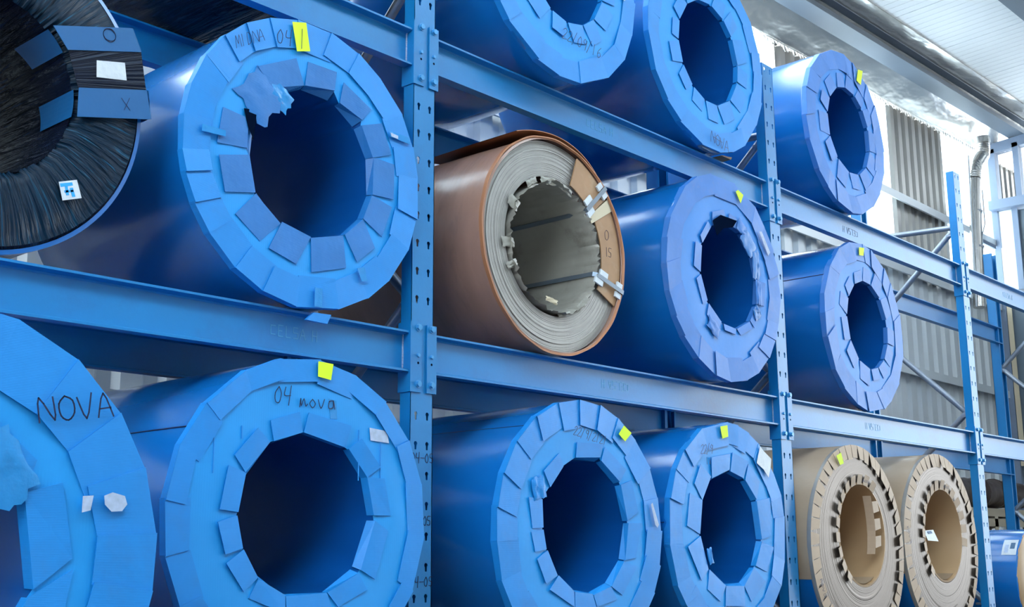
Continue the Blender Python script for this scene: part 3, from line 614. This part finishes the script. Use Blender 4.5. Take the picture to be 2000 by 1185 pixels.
# ------------------------------------------------------------------ two brown coils with bare strip edges
def brown_coil(X, Y, Z, R, bx, bz, rb, label_, seed, dangling):
    rnd = random.Random(seed); t = coil_root(X, Y, Z, R, label_); cz = R; L = .95; Rb_ = R - .004
    b = MB(); lathe(b, [(Rb_ + .0005, .018), (Rb_ + .001, .1), (Rb_ + .002, .4), (Rb_ + .002, L), (rb + .1, L)], 0, cz, -30, 198, n=70, noise=lambda a, j: .002 * math.sin(6 * a + j * 1.7)); b.build('kraft_paper_wrap', M['kraft'], t, smooth=60)
    b = MB(); lathe(b, [(Rb_ - .001, .018), (Rb_ - .001, .3), (Rb_ - .001, L), (rb + .1, L)], 0, cz, 198, 330, n=44); b.build('blue_lower_wrap', M['wrap'], t, smooth=60)
    b = MB(); lathe(b, [(Rb_ - .014, -.001), (Rb_ + .001, .0), (Rb_ + .002, .018), (Rb_ + .0005, .022)], 0, cz, n=110); b.build('rim_band', M['coilsteel'], t, smooth=40)
    prof = []; r = R - .012
    while r > rb + .012:
        w_ = rnd.uniform(.003, .008); y = rnd.uniform(-.0004, .0004); prof += [(r, y), (r - w_ * .85, y + .0002), (r - w_ * .9, y + .0006)]; r -= w_
    b = MB(); n = 120; vs = []; P = len(prof)
    for k in range(n):
        a = 2 * PI * k / n
        for (r, y) in prof:
            f_ = (R - r) / (R - rb); vs.append((bx * f_ + r * math.cos(a), y, cz + bz * f_ + r * math.sin(a)))
    fs = [(k * P + j, k * P + j + 1, ((k + 1) % n) * P + j + 1, ((k + 1) % n) * P + j) for k in range(n) for j in range(P - 1)]
    b.add(vs, fs).build('strip_edges', M['steelring'], t, smooth=25)
    b = MB(); lathe(b, [(rb + .012, .0), (rb + .002, -.002), (rb, .004), (rb, .3), (rb, .6), (rb, L)], bx, cz + bz, n=96); b.build('core_lining', M['kraftin'], t, smooth=40)
    b = MB(); lathe(b, [(rb - .006, .012), (rb - .003, .02), (rb - .003, .2)], bx, cz + bz, -150, -60, n=30); b.build('core_overlap', M['kraft'], t, smooth=40)
    n = 46; r1 = R * .86
    for k in range(n):
        a0, a1 = 360 / n * k, 360 / n * (k + 1); g_ = rnd.uniform(.6, 1.3); lift = rnd.uniform(.002, .016) if (a0 < 80 or a0 > 300) else rnd.uniform(.001, .006)
        A, B = pol(0, cz, R, a0 + .2), pol(0, cz, R, a1 - .2); s_ = rnd.uniform(-1.2, 1.2) - 1.2; rr = r1 * rnd.uniform(.985, 1.015)
        Cc, Dd = pol(0, cz, rr, a1 - g_ + s_), pol(0, cz, rr, a0 + g_ + s_)
        f_ = [(A[0], -.002, A[1]), (B[0], -.002, B[1]), (Cc[0], -.003 - lift, Cc[1]), (Dd[0], -.003 - lift, Dd[1])]
        MB().prism(f_, [(x, y + .0014, z) for x, y, z in f_]).build('rim_flap', M['kraftf'], t)
    angs = [62 + k * 15.2 for k in range(12)] if dangling else [42 + k * 15.2 for k in range(13)]
    if not dangling: angs = [-8, 8, 24] + angs
    for a in angs:
        hw = rnd.uniform(6.6, 7.6); l = rnd.uniform(.050, .060); lf = rnd.uniform(.006, .013)
        A, B = pol(bx, cz + bz, rb + .003, a - hw * .8), pol(bx, cz + bz, rb + .003, a + hw * .8); Cc, Dd = pol(bx, cz + bz, rb + l, a + hw * .55), pol(bx, cz + bz, rb + l, a - hw * .75)
        f_ = [(A[0], -.004, A[1]), (B[0], -.004, B[1]), (Cc[0], -.004 - lf, Cc[1]), (Dd[0], -.004 - lf, Dd[1])]
        MB().prism(f_, [(x, y + .0015, z) for x, y, z in f_]).build('bore_flap', M['kraftf'], t)
    if dangling:
        b = MB(); pts = []
        for k in range(11):
            u = k / 10; pts.append((bx + .10 + .06 * math.sin(u * 1.5) - .05 * u * u, cz + bz + .20 - .30 * u))
        for (x0, z0), (x1, z1) in zip(pts, pts[1:]):
            b.prism([(x0, -.01, z0), (x1, -.01, z1), (x1, .035, z1), (x0, .035, z0)], [(x0 - .002, -.01, z0), (x1 - .002, -.01, z1), (x1 - .002, .035, z1), (x0 - .002, .035, z0)])
        for k in range(1, 10, 3):
            x0, z0 = pts[k]; x1, z1 = pts[min(k + 2, 10)]
            b.prism([(x0, -.012, z0), (x0 + .062, -.012, z0 + .005), (x1 + .066, -.012, z1 + .012), (x1, -.012, z1)], [(x0, -.010, z0), (x0 + .062, -.010, z0 + .005), (x1 + .066, -.010, z1 + .012), (x1, -.010, z1)])
        b.build('loose_flap_strip', M['kraftf'], t)
        sticker(t, R, [(-.231, .447), (-.184, .465), (-.158, .412), (-.198, .402)], -.018)
    else:
        quad_part('paper_label', M['white'], t, [(-.200, .074), (-.035, .080), (-.055, .014), (-.222, .018)], [.02, .035, .0, -.01], .001, R)
        quad_part('printed_lines', M['inkd'], t, [(-.160, .070), (-.085, .073), (-.088, .060), (-.163, .056)], [.018, .026, .018, .010], .0008, R)
    write(t, 'nova', -.462 if dangling else -.49, R - .16 if dangling else R + .09, .040, M['ink'], -.010, rot=-1.2, th=.0015, adv=.6)
    write(t, 'nova', bx - .03, cz + bz + rb + .012, .028, M['ink'], -.035, rot=-.1, th=.0015, adv=.6)
    return t
brown_coil(3.036, -.06, -1.538, .517, .039, .058, .254, 'brown paper coil with a yellow note and a loose strip hanging in its bore', 3, True)
brown_coil(4.086, -.06, -1.527, .517, .022, .051, .257, 'brown paper coil with bare steel edges and a white slip lying in its bore', 4, False)

# ------------------------------------------------------------------ black film wrapped coils
def black_coil(X, Y, Z, R, label_, near):
    t = coil_root(X, Y, Z, R, label_); cz = R; rb = .245; L = .96
    rnd = random.Random(9)
    b = MB(); lathe(b, [(R - .022, -.002), (R - .004, .012), (R - .003, .05), (R - .003, .3), (R - .003, .6), (R - .003, L), (rb, L)], 0, cz, n=110, noise=lambda a, j: .0015 * math.sin(9 * a + j)); b.build('film_wrapped_body', M['filmb'], t, smooth=60)
    b = MB(); lathe(b, [(R - .012, .004), (R, .006), (R, .030), (R - .004, .032)], 0, cz, n=110); b.build('blue_rim', M['wrap'], t, smooth=40)
    nr = 10; n = 260; vs = []; fs = []
    cr = [rnd.uniform(-1, 1) for _ in range(n)]; cr2 = [rnd.uniform(-1, 1) for _ in range(n)]
    for k in range(n):
        a = 2 * PI * k / n
        for j in range(nr + 1):
            f_ = j / nr; r = rb + .004 * cr[k] * (1 - f_) + (R - .020 - rb) * f_
            y = -.004 - .016 * math.sin(PI * min(1, f_ * 1.1 + .05)) ** .6 + (.0035 * cr[k] * (1 - f_) + .0022 * cr2[(k + j // 3) % n])
            if j == 0: y = .006 + .006 * cr[k]
            vs.append((r * math.cos(a), y, cz + r * math.sin(a)))
    for k in range(n):
        for j in range(nr): fs.append((k * (nr + 1) + j, k * (nr + 1) + j + 1, ((k + 1) % n) * (nr + 1) + j + 1, ((k + 1) % n) * (nr + 1) + j))
    MB().add(vs, fs).build('film_wrapped_face', M['film'], t, smooth=60)
    b = MB(); lathe(b, [(rb + .001, .004), (rb, .04), (rb + .002, .2), (rb, .6), (rb, L)], 0, cz, n=100, noise=lambda a, j: .002 * math.sin(11 * a + j * 2)); b.build('bore_liner', M['filmb'], t, smooth=60)
    if near:
        def band(Q, aa, m_, y, nm):
            o = quad_part(nm, m_, t, Q, [y - .0, y - .0, y - .0, y - .0], .002, R)
            if aa:
                a0, a1 = aa; mb = MB(); nn = 6; vs = []; fs = []
                for k in range(nn + 1):
                    a = a0 + (a1 - a0) * k / nn; p = pol(0, cz, rb - .004, a); vs += [(p[0], -.012, p[1]), (p[0], .16 + .02 * (k / nn), p[1])]
                for k in range(nn): fs.append((2 * k, 2 * k + 1, 2 * k + 3, 2 * k + 2))
                mb.add(vs, fs); mb.build('band_inside_bore', m_, o)
                # back over the body
                a0, a1 = math.degrees(math.atan2(Q[2][1], Q[2][0])), math.degrees(math.atan2(Q[1][1], Q[1][0])); mb = MB(); vs = []; fs = []
                for k in range(nn + 1):
                    a = a0 + (a1 - a0) * k / nn; p = pol(0, cz, R + .006, a); vs += [(p[0], y, p[1]), (p[0], .05, p[1])]
                for k in range(nn): fs.append((2 * k, 2 * k + 2, 2 * k + 3, 2 * k + 1))
                mb.add(vs, fs); mb.build('band_over_rim', m_, o)
            return o
        o = band([(.160, .192), (.392, .262), (.424, .200), (.206, .137)], (33.5, 50), M['band'], -.030, 'blue_band')
        write(o, '@', .30, R + .195, .045, M['ink'], -.0306, th=.0012, name='pen_circle')
        o = band([(.244, .040), (.446, .092), (.466, .010), (.245, -.042)], (-9.5, 9), M['band'], -.031, 'blue_band')
        write(o, 'X', .37, R + .018, .035, M['ink'], -.0316, th=.0012, name='pen_cross')
        quad_part('film_strip', M['filmb'], t, [(.208, .140), (.424, .200), (.447, .090), (.244, .040)], -.027, .001, R)
        quad_part('paper_label', M['white'], t, [(.291, .134), (.375, .153), (.384, .103), (.294, .086)], -.0285, .0008, R)
        o = quad_part('paper_label', M['white'], t, [(.209, -.232), (.259, -.215), (.276, -.262), (.223, -.280)], -.026, .0008, R)
        for Q in ([(.212, -.236), (.246, -.225), (.249, -.233), (.215, -.245)], [(.226, -.240), (.234, -.238), (.240, -.262), (.232, -.264)], [(.240, -.242), (.249, -.239), (.258, -.262), (.249, -.265)], [(.225, -.252), (.250, -.245), (.252, -.250), (.227, -.258)]):
            quad_part('printed_mark', M['inkb'], o, Q, -.0266, .0005, R)
    return t
black_coil(-1.588, .0, -.365, .455, 'black film-wrapped coil with two blue bands and white labels at the upper left edge', True)
black_coil(-.575, .06, .76, .48, 'black film-wrapped coil above the largest blue coil, only its streaked underside in view', False)

# ------------------------------------------------------------------ blue coil low in the far right bay
def far_coil():
    X, Y, R = 5.60, -.05, .335; Z = FLOOR + R + .0; t = coil_root(X, Y, Z, R, 'small blue coil with brown paper end and white label, lowest at right edge'); cz = R; L = .8
    b = MB(); lathe(b, [(R - .01, .0), (R, .01), (R, .3), (R, L), (.1, L)], 0, cz, n=80); b.build('body_wrap', M['wrap'], t, smooth=40)
    b = MB(); lathe(b, [(.12, -.012), (.2, -.02), (R - .03, -.012), (R - .006, .0), (R - .004, .012)], 0, cz, n=60, noise=lambda a, j: .004 * math.sin(13 * a) * (j == 4)); b.build('paper_end', M['kraftin'], t, smooth=40)
    b = MB(); lathe(b, [(.12, -.012), (.12, L)], 0, cz, n=40); b.build('core', M['kraftin'], t, smooth=40)
    for nm, a0, a1, y0, y1, m_, o in (('paper_label', 128, 150, .015, .11, 'white', .002), ('printed_mark', 133, 142, .03, .06, 'inkd', .0026), ('printed_mark', 136, 147, .07, .095, 'pale', .0026)):
        b = MB(); lathe(b, [(R + o, y0), (R + o, y1)], 0, cz, a0, a1, n=8); b.build(nm, M[m_], t)
far_coil()
for (x, z) in ((-.602, -1.938), (.693, -1.973), (1.698, -1.944), (3.036, -2.055), (4.086, -2.044)):
    for y in (.06, .62):
        pos = {-.602: 'the blue coil marked 04', .693: 'the dated blue coil of the bottom row', 1.698: 'the blue coil with the ripped label', 3.036: 'the brown coil with the hanging strip', 4.086: 'the brown coil with the white slip'}[x]
        o = MB().box((x - .22, y, FLOOR), (x + .22, y + .12, z - .001)).build('timber_bearer', M['wood']); tag(o, ('front' if y < .3 else 'rear') + ' timber bearer under ' + pos, 'timber', 'timber bearers under the bottom row')
o = MB().prism([(0, 0, 0), (.09, .0, 0), (.10, .0, .015), (.06, 0, .009), (.01, .0, .004)], [(0, .08, 0), (.09, .08, 0), (.10, .08, .015), (.06, .08, .009), (.01, .08, .004)]).build('wood_chock', M['wood'], loc=(1.88, -.045, .2802)); tag(o, 'small dark wood chock under the top row coil beside the bare post top', 'chock')

# ------------------------------------------------------------------ building: back wall, girts, ceiling, purlin
WY = 1.62
def ztop(X): return 2.52 + .035 * (X - 5)
def struct(o): o['kind'] = 'structure'; return o
wall = thing('wall_back', (0, WY, FLOOR), 'x', 'x'); del wall['label']; del wall['category']; wall['kind'] = 'structure'
def corr(x0, x1, z0, z1, m, name='wall_sheet', pitch=.22, y=0.0, dep=.032, parent=None):
    """trapezoid-profile sheet standing in the wall, with real thickness"""
    pts = []; k = math.floor(x0 / pitch)
    while k * pitch < x1:
        b0 = k * pitch
        for u, d in ((0, 0), (.46, 0), (.58, 1), (.88, 1)): 
            xx = b0 + u * pitch
            if x0 <= xx <= x1: pts.append((xx, d * dep))
        k += 1
    pts = [(x0, pts[0][1])] + pts + [(x1, pts[-1][1])]
    vs = []; n = len(pts)
    za = lambda x, z: (ztop(x) if z == 'top' else z) - FLOOR
    for dy in (0, .001):
        vs += [(x, y + d + dy, za(x, z0)) for x, d in pts] + [(x, y + d + dy, za(x, z1)) for x, d in pts]
    fs = []
    for i in range(n - 1): fs.append((i, i + 1, n + i + 1, n + i)); fs.append((2 * n + i, 3 * n + i, 3 * n + i + 1, 2 * n + i + 1))
    return MB().add(vs, fs).build(name, m, parent or wall)
xs = [-5.0 + 1.1 * k for k in range(18)]
for x0, x1 in zip(xs, xs[1:]): corr(x0, x1, FLOOR, 1.0, M['sheet'])
up = [(-5, -3.2, 'sheetd'), (-3.2, -1.0, 'poly'), (-1.0, 1.3, 'poly'), (1.3, 2.6, 'poly'), (2.6, 3.7, 'poly'), (3.7, 4.6, 'poly'), (4.6, 5.5, 'poly'), (5.5, 6.4, 'sheetd'), (6.4, 7.62, 'poly'), (7.62, 8.95, 'sheetd'), (8.95, 10.2, 'poly'), (10.2, 11.3, 'sheetd'), (11.3, 12.4, 'poly'), (12.4, 13.7, 'sheetd')]
for x0, x1, m_ in up: corr(x0, x1, .975, 'top', M[m_], pitch=.16 if m_ == 'sheetd' else .22, dep=.035, name='translucent_sheet' if m_ == 'poly' else 'wall_sheet')
for z in (2.0, 1.70, 1.0, .06, -.9):
    if z == 2.0: continue
    b = MB(); b.box((-5, -.075, z - FLOOR), (13.7, -.002, z - FLOOR + .004)).box((-5, -.079, z - FLOOR - .07), (13.7, -.075, z - FLOOR + .004)).box((-5, -.075, z - FLOOR - .07), (13.7, -.06, z - FLOOR - .066)); b.build('wall_rail', M['sheet'], wall)
fl = MB().box((-8, -7.2, FLOOR - .2), (14, 1.8, FLOOR)).build('floor', M['floor']); struct(fl)

# roof: foil over the eaves, then white ribbed panels rising towards the aisle; an unseen open skylight is added over the rack to light the coils
ceil = bpy.data.objects.new('ceiling', None); col.objects.link(ceil); ceil['kind'] = 'structure'
def zp(X): return 2.64 + .035 * (X - 5)
rnd = random.Random(2)
def strip(y0, z0f, y1, z1f, m, name, x0, x1, nx, ny, amp, th=.004):
    vs = []; fs = []
    for s in (0, th):
        r_ = random.Random(name + str(x0) if isinstance(name, str) else 1)
        for i in range(nx + 1):
            for j in range(ny + 1):
                u = j / ny; x = x0 + (x1 - x0) * i / nx; e = 0 if j in (0, ny) else 1
                vs.append((x, y0 + (y1 - y0) * u, z0f(x) * (1 - u) + z1f(x) * u + r_.uniform(-amp, amp) * e + s))
    N = (nx + 1) * (ny + 1)
    for i in range(nx):
        for j in range(ny):
            q = (i * (ny + 1) + j, (i + 1) * (ny + 1) + j, (i + 1) * (ny + 1) + j + 1, i * (ny + 1) + j + 1); fs.append(q[::-1]); fs.append(tuple(k + N for k in q))
    return MB().add(vs, fs).build(name, m, ceil, smooth=True)
for x0 in range(-4, 14, 3): strip(WY + .03, ztop, 1.22, lambda x: zp(x) + .14, M['foil'], 'foil_sheet', x0, x0 + 3.0, 14, 5, .012)
for x0 in range(-4, 14, 3): strip(1.22, lambda x: zp(x) + .17, .98, lambda x: zp(x) + .180, M['foil'], 'foil_strip', x0, x0 + 3.0, 24, 4, .006)
roofz = lambda x, y: zp(x) + .19 + .06 * (1.1 - y)
YR = -7.0
YB = -4.6
pxs = [-4 + 1.0 * k + .47 for k in range(-4, 18)]
for x0, x1 in zip(pxs, pxs[1:]):
    b = MB(); nr = 10; YR = YA = -1.3
    for k in (range(nr) if not (x0 < 4.0 and x0 > -6) else ()):                              # shallow ribs running down the slope
        a = x0 + .004 + (x1 - x0 - .008) * k / nr; c = x0 + .004 + (x1 - x0 - .008) * (k + 1) / nr - .006
        b.prism([(a, 1.06, roofz(a, 1.06)), (c, 1.06, roofz(c, 1.06)), (c, YR, roofz(c, YR)), (a, YR, roofz(a, YR))], [(a, 1.06, roofz(a, 1.06) + .05), (c, 1.06, roofz(c, 1.06) + .05), (c, YR, roofz(c, YR) + .05), (a, YR, roofz(a, YR) + .05)])
    if not (x0 < 4.0 and x0 > -6): b.prism([(x0, 1.06, roofz(x0, 1.06) + .006), (x1, 1.06, roofz(x1, 1.06) + .006), (x1, YR, roofz(x1, YR) + .006), (x0, YR, roofz(x0, YR) + .006)], [(x0, 1.06, roofz(x0, 1.06) + .05), (x1, 1.06, roofz(x1, 1.06) + .05), (x1, YR, roofz(x1, YR) + .05), (x0, YR, roofz(x0, YR) + .05)])
    if b.v: b.build('roof_panel', M['panel'], ceil)
    for ya, yb, mm in (((1.06, -.2, 'poly'),) if -6 < x0 < .9 else ()) + (((-.2, YA, 'panel'),) if x0 < 4.0 and x0 > -6 else ()) + ((YA, -2.3, 'panel'), (-2.3, -4.3, 'poly' if x0 < 5 else 'panel'), (-4.3, -7.0, 'panel')):  # unseen translucent strips added to bring light down on coil tops and faces
        MB().prism([(x0, ya, roofz(x0, ya) + .006), (x1, ya, roofz(x1, ya) + .006), (x1, yb, roofz(x1, yb) + .006), (x0, yb, roofz(x0, yb) + .006)], [(x0, ya, roofz(x0, ya) + (.008 if mm == 'poly' else .05)), (x1, ya, roofz(x1, ya) + (.008 if mm == 'poly' else .05)), (x1, yb, roofz(x1, yb) + (.008 if mm == 'poly' else .05)), (x0, yb, roofz(x0, yb) + (.008 if mm == 'poly' else .05))]).build('added_roof_light' if mm == 'poly' else 'roof_panel', M[mm], ceil)
def purlin(y0, y1, h, zf, name):
    b = MB(); xa, xb = -4, 10.9
    S = [(y1, 0), (y0, 0), (y0, .01), ((y0 + y1) / 2 - .004, .012), ((y0 + y1) / 2 - .004, h - .01), (y0, h - .008), (y0, h), (y1, h), (y1, h - .008), ((y0 + y1) / 2 + .004, h - .01), ((y0 + y1) / 2 + .004, .012), (y1, .01)]
    b.prism([(xa, y, zf(xa) + z) for y, z in S], [(xb, y, zf(xb) + z) for y, z in S]); o = b.build(name, M['purlin']); return struct(o)
purlin(1.15, 1.33, .16, zp, 'trim_1')
purlin(-.02, .135, .16, lambda x: roofz(x, .06) - .165, 'trim_2')
# light gaps: crinkled foil ends along the wall top
b = MB(); r_ = random.Random(4)
for k in range(150):
    x = 3.5 + k * .055; d = r_.uniform(.015, .05); b.prism([(x, WY - .02, ztop(x) + .01), (x + .04, WY - .02, ztop(x) + .01), (x + .035 + r_.uniform(-.01, .01), WY - .025, ztop(x) - d), (x + .01, WY - .028, ztop(x) - d * .8)], [(x, WY - .017, ztop(x) + .01), (x + .04, WY - .017, ztop(x) + .01), (x + .035, WY - .021, ztop(x) - d), (x + .01, WY - .024, ztop(x) - d * .8)])
b.build('foil_edge', M['foil'], ceil, kind='stuff')

# end wall with windows at the far right
XE = 10.0
ew = bpy.data.objects.new('wall_right', None); ew.location = (XE, 0, 0); col.objects.link(ew); ew['kind'] = 'structure'
y0e, y1e = 1.56, -1.5
zr = lambda y: 2.785 + .085 * (1.54 - y)
def bx_(name, a, b_, m, par=None): return MB().box(a, b_).build(name, m, par or ew)
b = MB(); b.prism([(0, y0e, zr(y0e)), (0, y1e, zr(y1e)), (0, y1e, zr(y1e) - .11), (0, y0e, zr(y0e) - .11)], [(.12, y0e, zr(y0e)), (.12, y1e, zr(y1e)), (.12, y1e, zr(y1e) - .11), (.12, y0e, zr(y0e) - .11)]); b.build('top_rail', M['frame'], ew)
for k, y in enumerate((1.56, 1.293, .98, .66, .34, .02)): bx_('window_post', (0, y - (.06 if k else .075), 2.12), (.12, y, zr(y) - .06), M['frame'])
bx_('sill', (-.10, y1e, 2.02), (.14, y0e, 2.12), M['frame'])
for k in range(4):
    y = (1.56, 1.293, .98, .66, .34)[k]; y2 = (1.56, 1.293, .98, .66, .34)[k + 1]
    bx_('pane', (.055, y2 - .005, 2.11), (.061, y - .06, zr(y) - .10), M['glass'])
bx_('edge_filler', (.03, 1.55, FLOOR), (.04, 1.66, 2.6), M['sheet']); bx_('corner_post', (-.02, 1.50, FLOOR), (.10, 1.56, 2.02), M['frame'])
bx_('post', (-.02, 1.29, .99), (.10, 1.35, 2.02), M['frame']); bx_('post', (-.02, .60, FLOOR), (.10, .68, 2.02), M['frame'])
bx_('lit_panel', (.03, 1.35, 1.0), (.036, 1.50, 2.02), M['poly'])
bx_('cream_edge_strip', (-.03, 1.44, -.72), (-.02, 1.49, 1.6), M['cream'])
bx_('slate_panel', (.02, 1.08, -.9), (.03, 1.50, .99), M['slate']); bx_('slate_panel', (.02, .6, -.9), (.03, 1.29, 2.0), M['slate']); bx_('slate_panel', (.02, -1.5, -.9), (.03, .6, 2.0), M['slate'])
bx_('base_panel', (.02, -1.5, FLOOR), (.03, 1.5, -.9), M['sheetd'])

# ventilation duct by the end wall
def duct():
    t = thing('duct_pipe', (9.06, 1.42, .80), 'galvanised duct rising in front of the bright wall and bending into the ceiling', 'duct')
    Q = [(9.01, .80), (9.05, 1.2), (9.10, 1.7), (9.17, 2.17), (9.20, 2.26), (9.27, 2.35), (9.37, 2.43), (9.47, 2.50), (9.50, 2.57), (9.50, 2.64), (9.50, 2.71)]
    P = [(x - 9.06, 0, z - .80) for x, z in Q]
    MB().tube(P[:4], .060, 20).build('straight_pipe', M['duct'], t, smooth=40)
    q = []; rr = []
    for i in range(41):
        u = i / 40 * 6 + 3; k = min(int(u), 9); f_ = u - k; a, c = Vector(P[k]), Vector(P[k + 1]); q.append(a.lerp(c, f_)); rr.append(.066 + (.005 if i % 2 else 0))
    MB().tube(q, rr, 20).build('bend', M['duct'], t, smooth=30)
    MB().tube([P[9], P[10]], .078, 20).build('collar', M['duct'], t, smooth=40)
    for z in (.15, .62, 1.0):
        x = -.05 + .16 * z / 1.37; MB().tube([(x, 0, z), (x + .002, 0, z + .022)], .068, 20).build('clamp', M['steel'], t)
    MB().tube([(.05, -.05, .75), (.10, -.07, .88), (.14, -.06, 1.25)], .006, 6).build('cable', M['steel'], t)
    MB().tube([(-.13, 0, .0), (.0, 0, 1.6)], .008, 8).build('cable', M['white'], t)
    MB().box((.09, -.02, .70), (.5, .0, .74)).build('bracket', M['frame'], t)
duct()

# roll, crate and bale against the wall at the far right, low
t = thing('wrapped_roll', (8.2, 1.34, -1.178), 'dark brown wrapped roll lying on a pale board behind the rear post at right', 'roll')
def rr_(x): return .12 + .012 * math.sin(x * 9) + .008 * math.sin(x * 23)
MB().tube([(-1.2 + k * .1, 0, .13) for k in range(25)], [rr_(k) for k in range(25)], 18).build('roll_body', M['browndark'], t, smooth=50)
for x in (-.6, .1, .5): MB().tube([(x, 0, .13), (x + .03, 0, .13)], .142, 18).build('tape', M['browndark'], t)
t = thing('crate', (8.2, 1.34, FLOOR), 'pale board crate carrying the dark brown roll by the corrugated wall', 'crate')
MB().box((-1.2, -.19, .83), (.95, .19, .90)).build('top_board', M['lightwood'], t)
MB().box((-1.2, -.19, .74), (.95, -.16, .81)).build('side_board', M['lightwood'], t); MB().box((-1.2, .16, .74), (.95, .19, .81)).build('side_board', M['lightwood'], t)
for x in (-1.15, .0, .85):
    for y in (-.19, .11): MB().box((x, y, 0), (x + .08, y + .08, .83)).build('leg', M['lightwood'], t)
b = MB(); r_ = random.Random(8); nx, nz = 22, 12; vs = []; fs = []
t = thing('fibre_bale', (8.05, .96, FLOOR), 'grey fibrous bale with white tufts under the pale board crate', 'bale')
for s in (0, 1):
    for j in range(nz + 1):
        for i in range(nx + 1): vs.append((-1.0 + 1.8 * i / nx + r_.uniform(-.02, .02), -.10 - r_.uniform(0, .05) if s == 0 else .15, .66 * j / nz + (r_.uniform(-.02, .02) if j else 0)))
N = (nx + 1) * (nz + 1)
for j in range(nz):
    for i in range(nx):
        q = (j * (nx + 1) + i, j * (nx + 1) + i + 1, (j + 1) * (nx + 1) + i + 1, (j + 1) * (nx + 1) + i); fs += [q, tuple(k + N for k in q[::-1])]
for i in range(nx): fs += [(nz * (nx + 1) + i, nz * (nx + 1) + i + 1, N + nz * (nx + 1) + i + 1, N + nz * (nx + 1) + i)]
MB().add(vs, fs).build('bale_body', M['bale'], t, smooth=40)
b = MB()
for k in range(90):
    x = r_.uniform(-1, .8); h_ = r_.uniform(.02, .08); z = .64 + r_.uniform(-.02, .02); b.prism([(x, -.14, z), (x + .03, -.15, z - .01), (x + .015 + r_.uniform(-.02, .02), -.13, z + h_)], [(x, -.10, z), (x + .03, -.11, z - .01), (x + .015, -.11, z + h_)])
b.build('tufts', M['tuft'], t, kind='stuff')

# the rest of the hall, beside and behind the camera: front wall added to shut out sky, open left bay added for side light
wf = MB().box((-8, -7.2, FLOOR), (14, -7.0, 3.6)).build('wall_front_added', M['sheetd']); struct(wf)
wl = MB().box((-8.2, -7.2, FLOOR), (-8.0, -6.2, 3.2)).box((-8.2, -.2, FLOOR), (-8.0, 1.8, 3.2)).box((-8.2, -6.2, FLOOR), (-8.0, -.2, .5)).build('wall_left_added_bay', M['sheetd']); struct(wl)
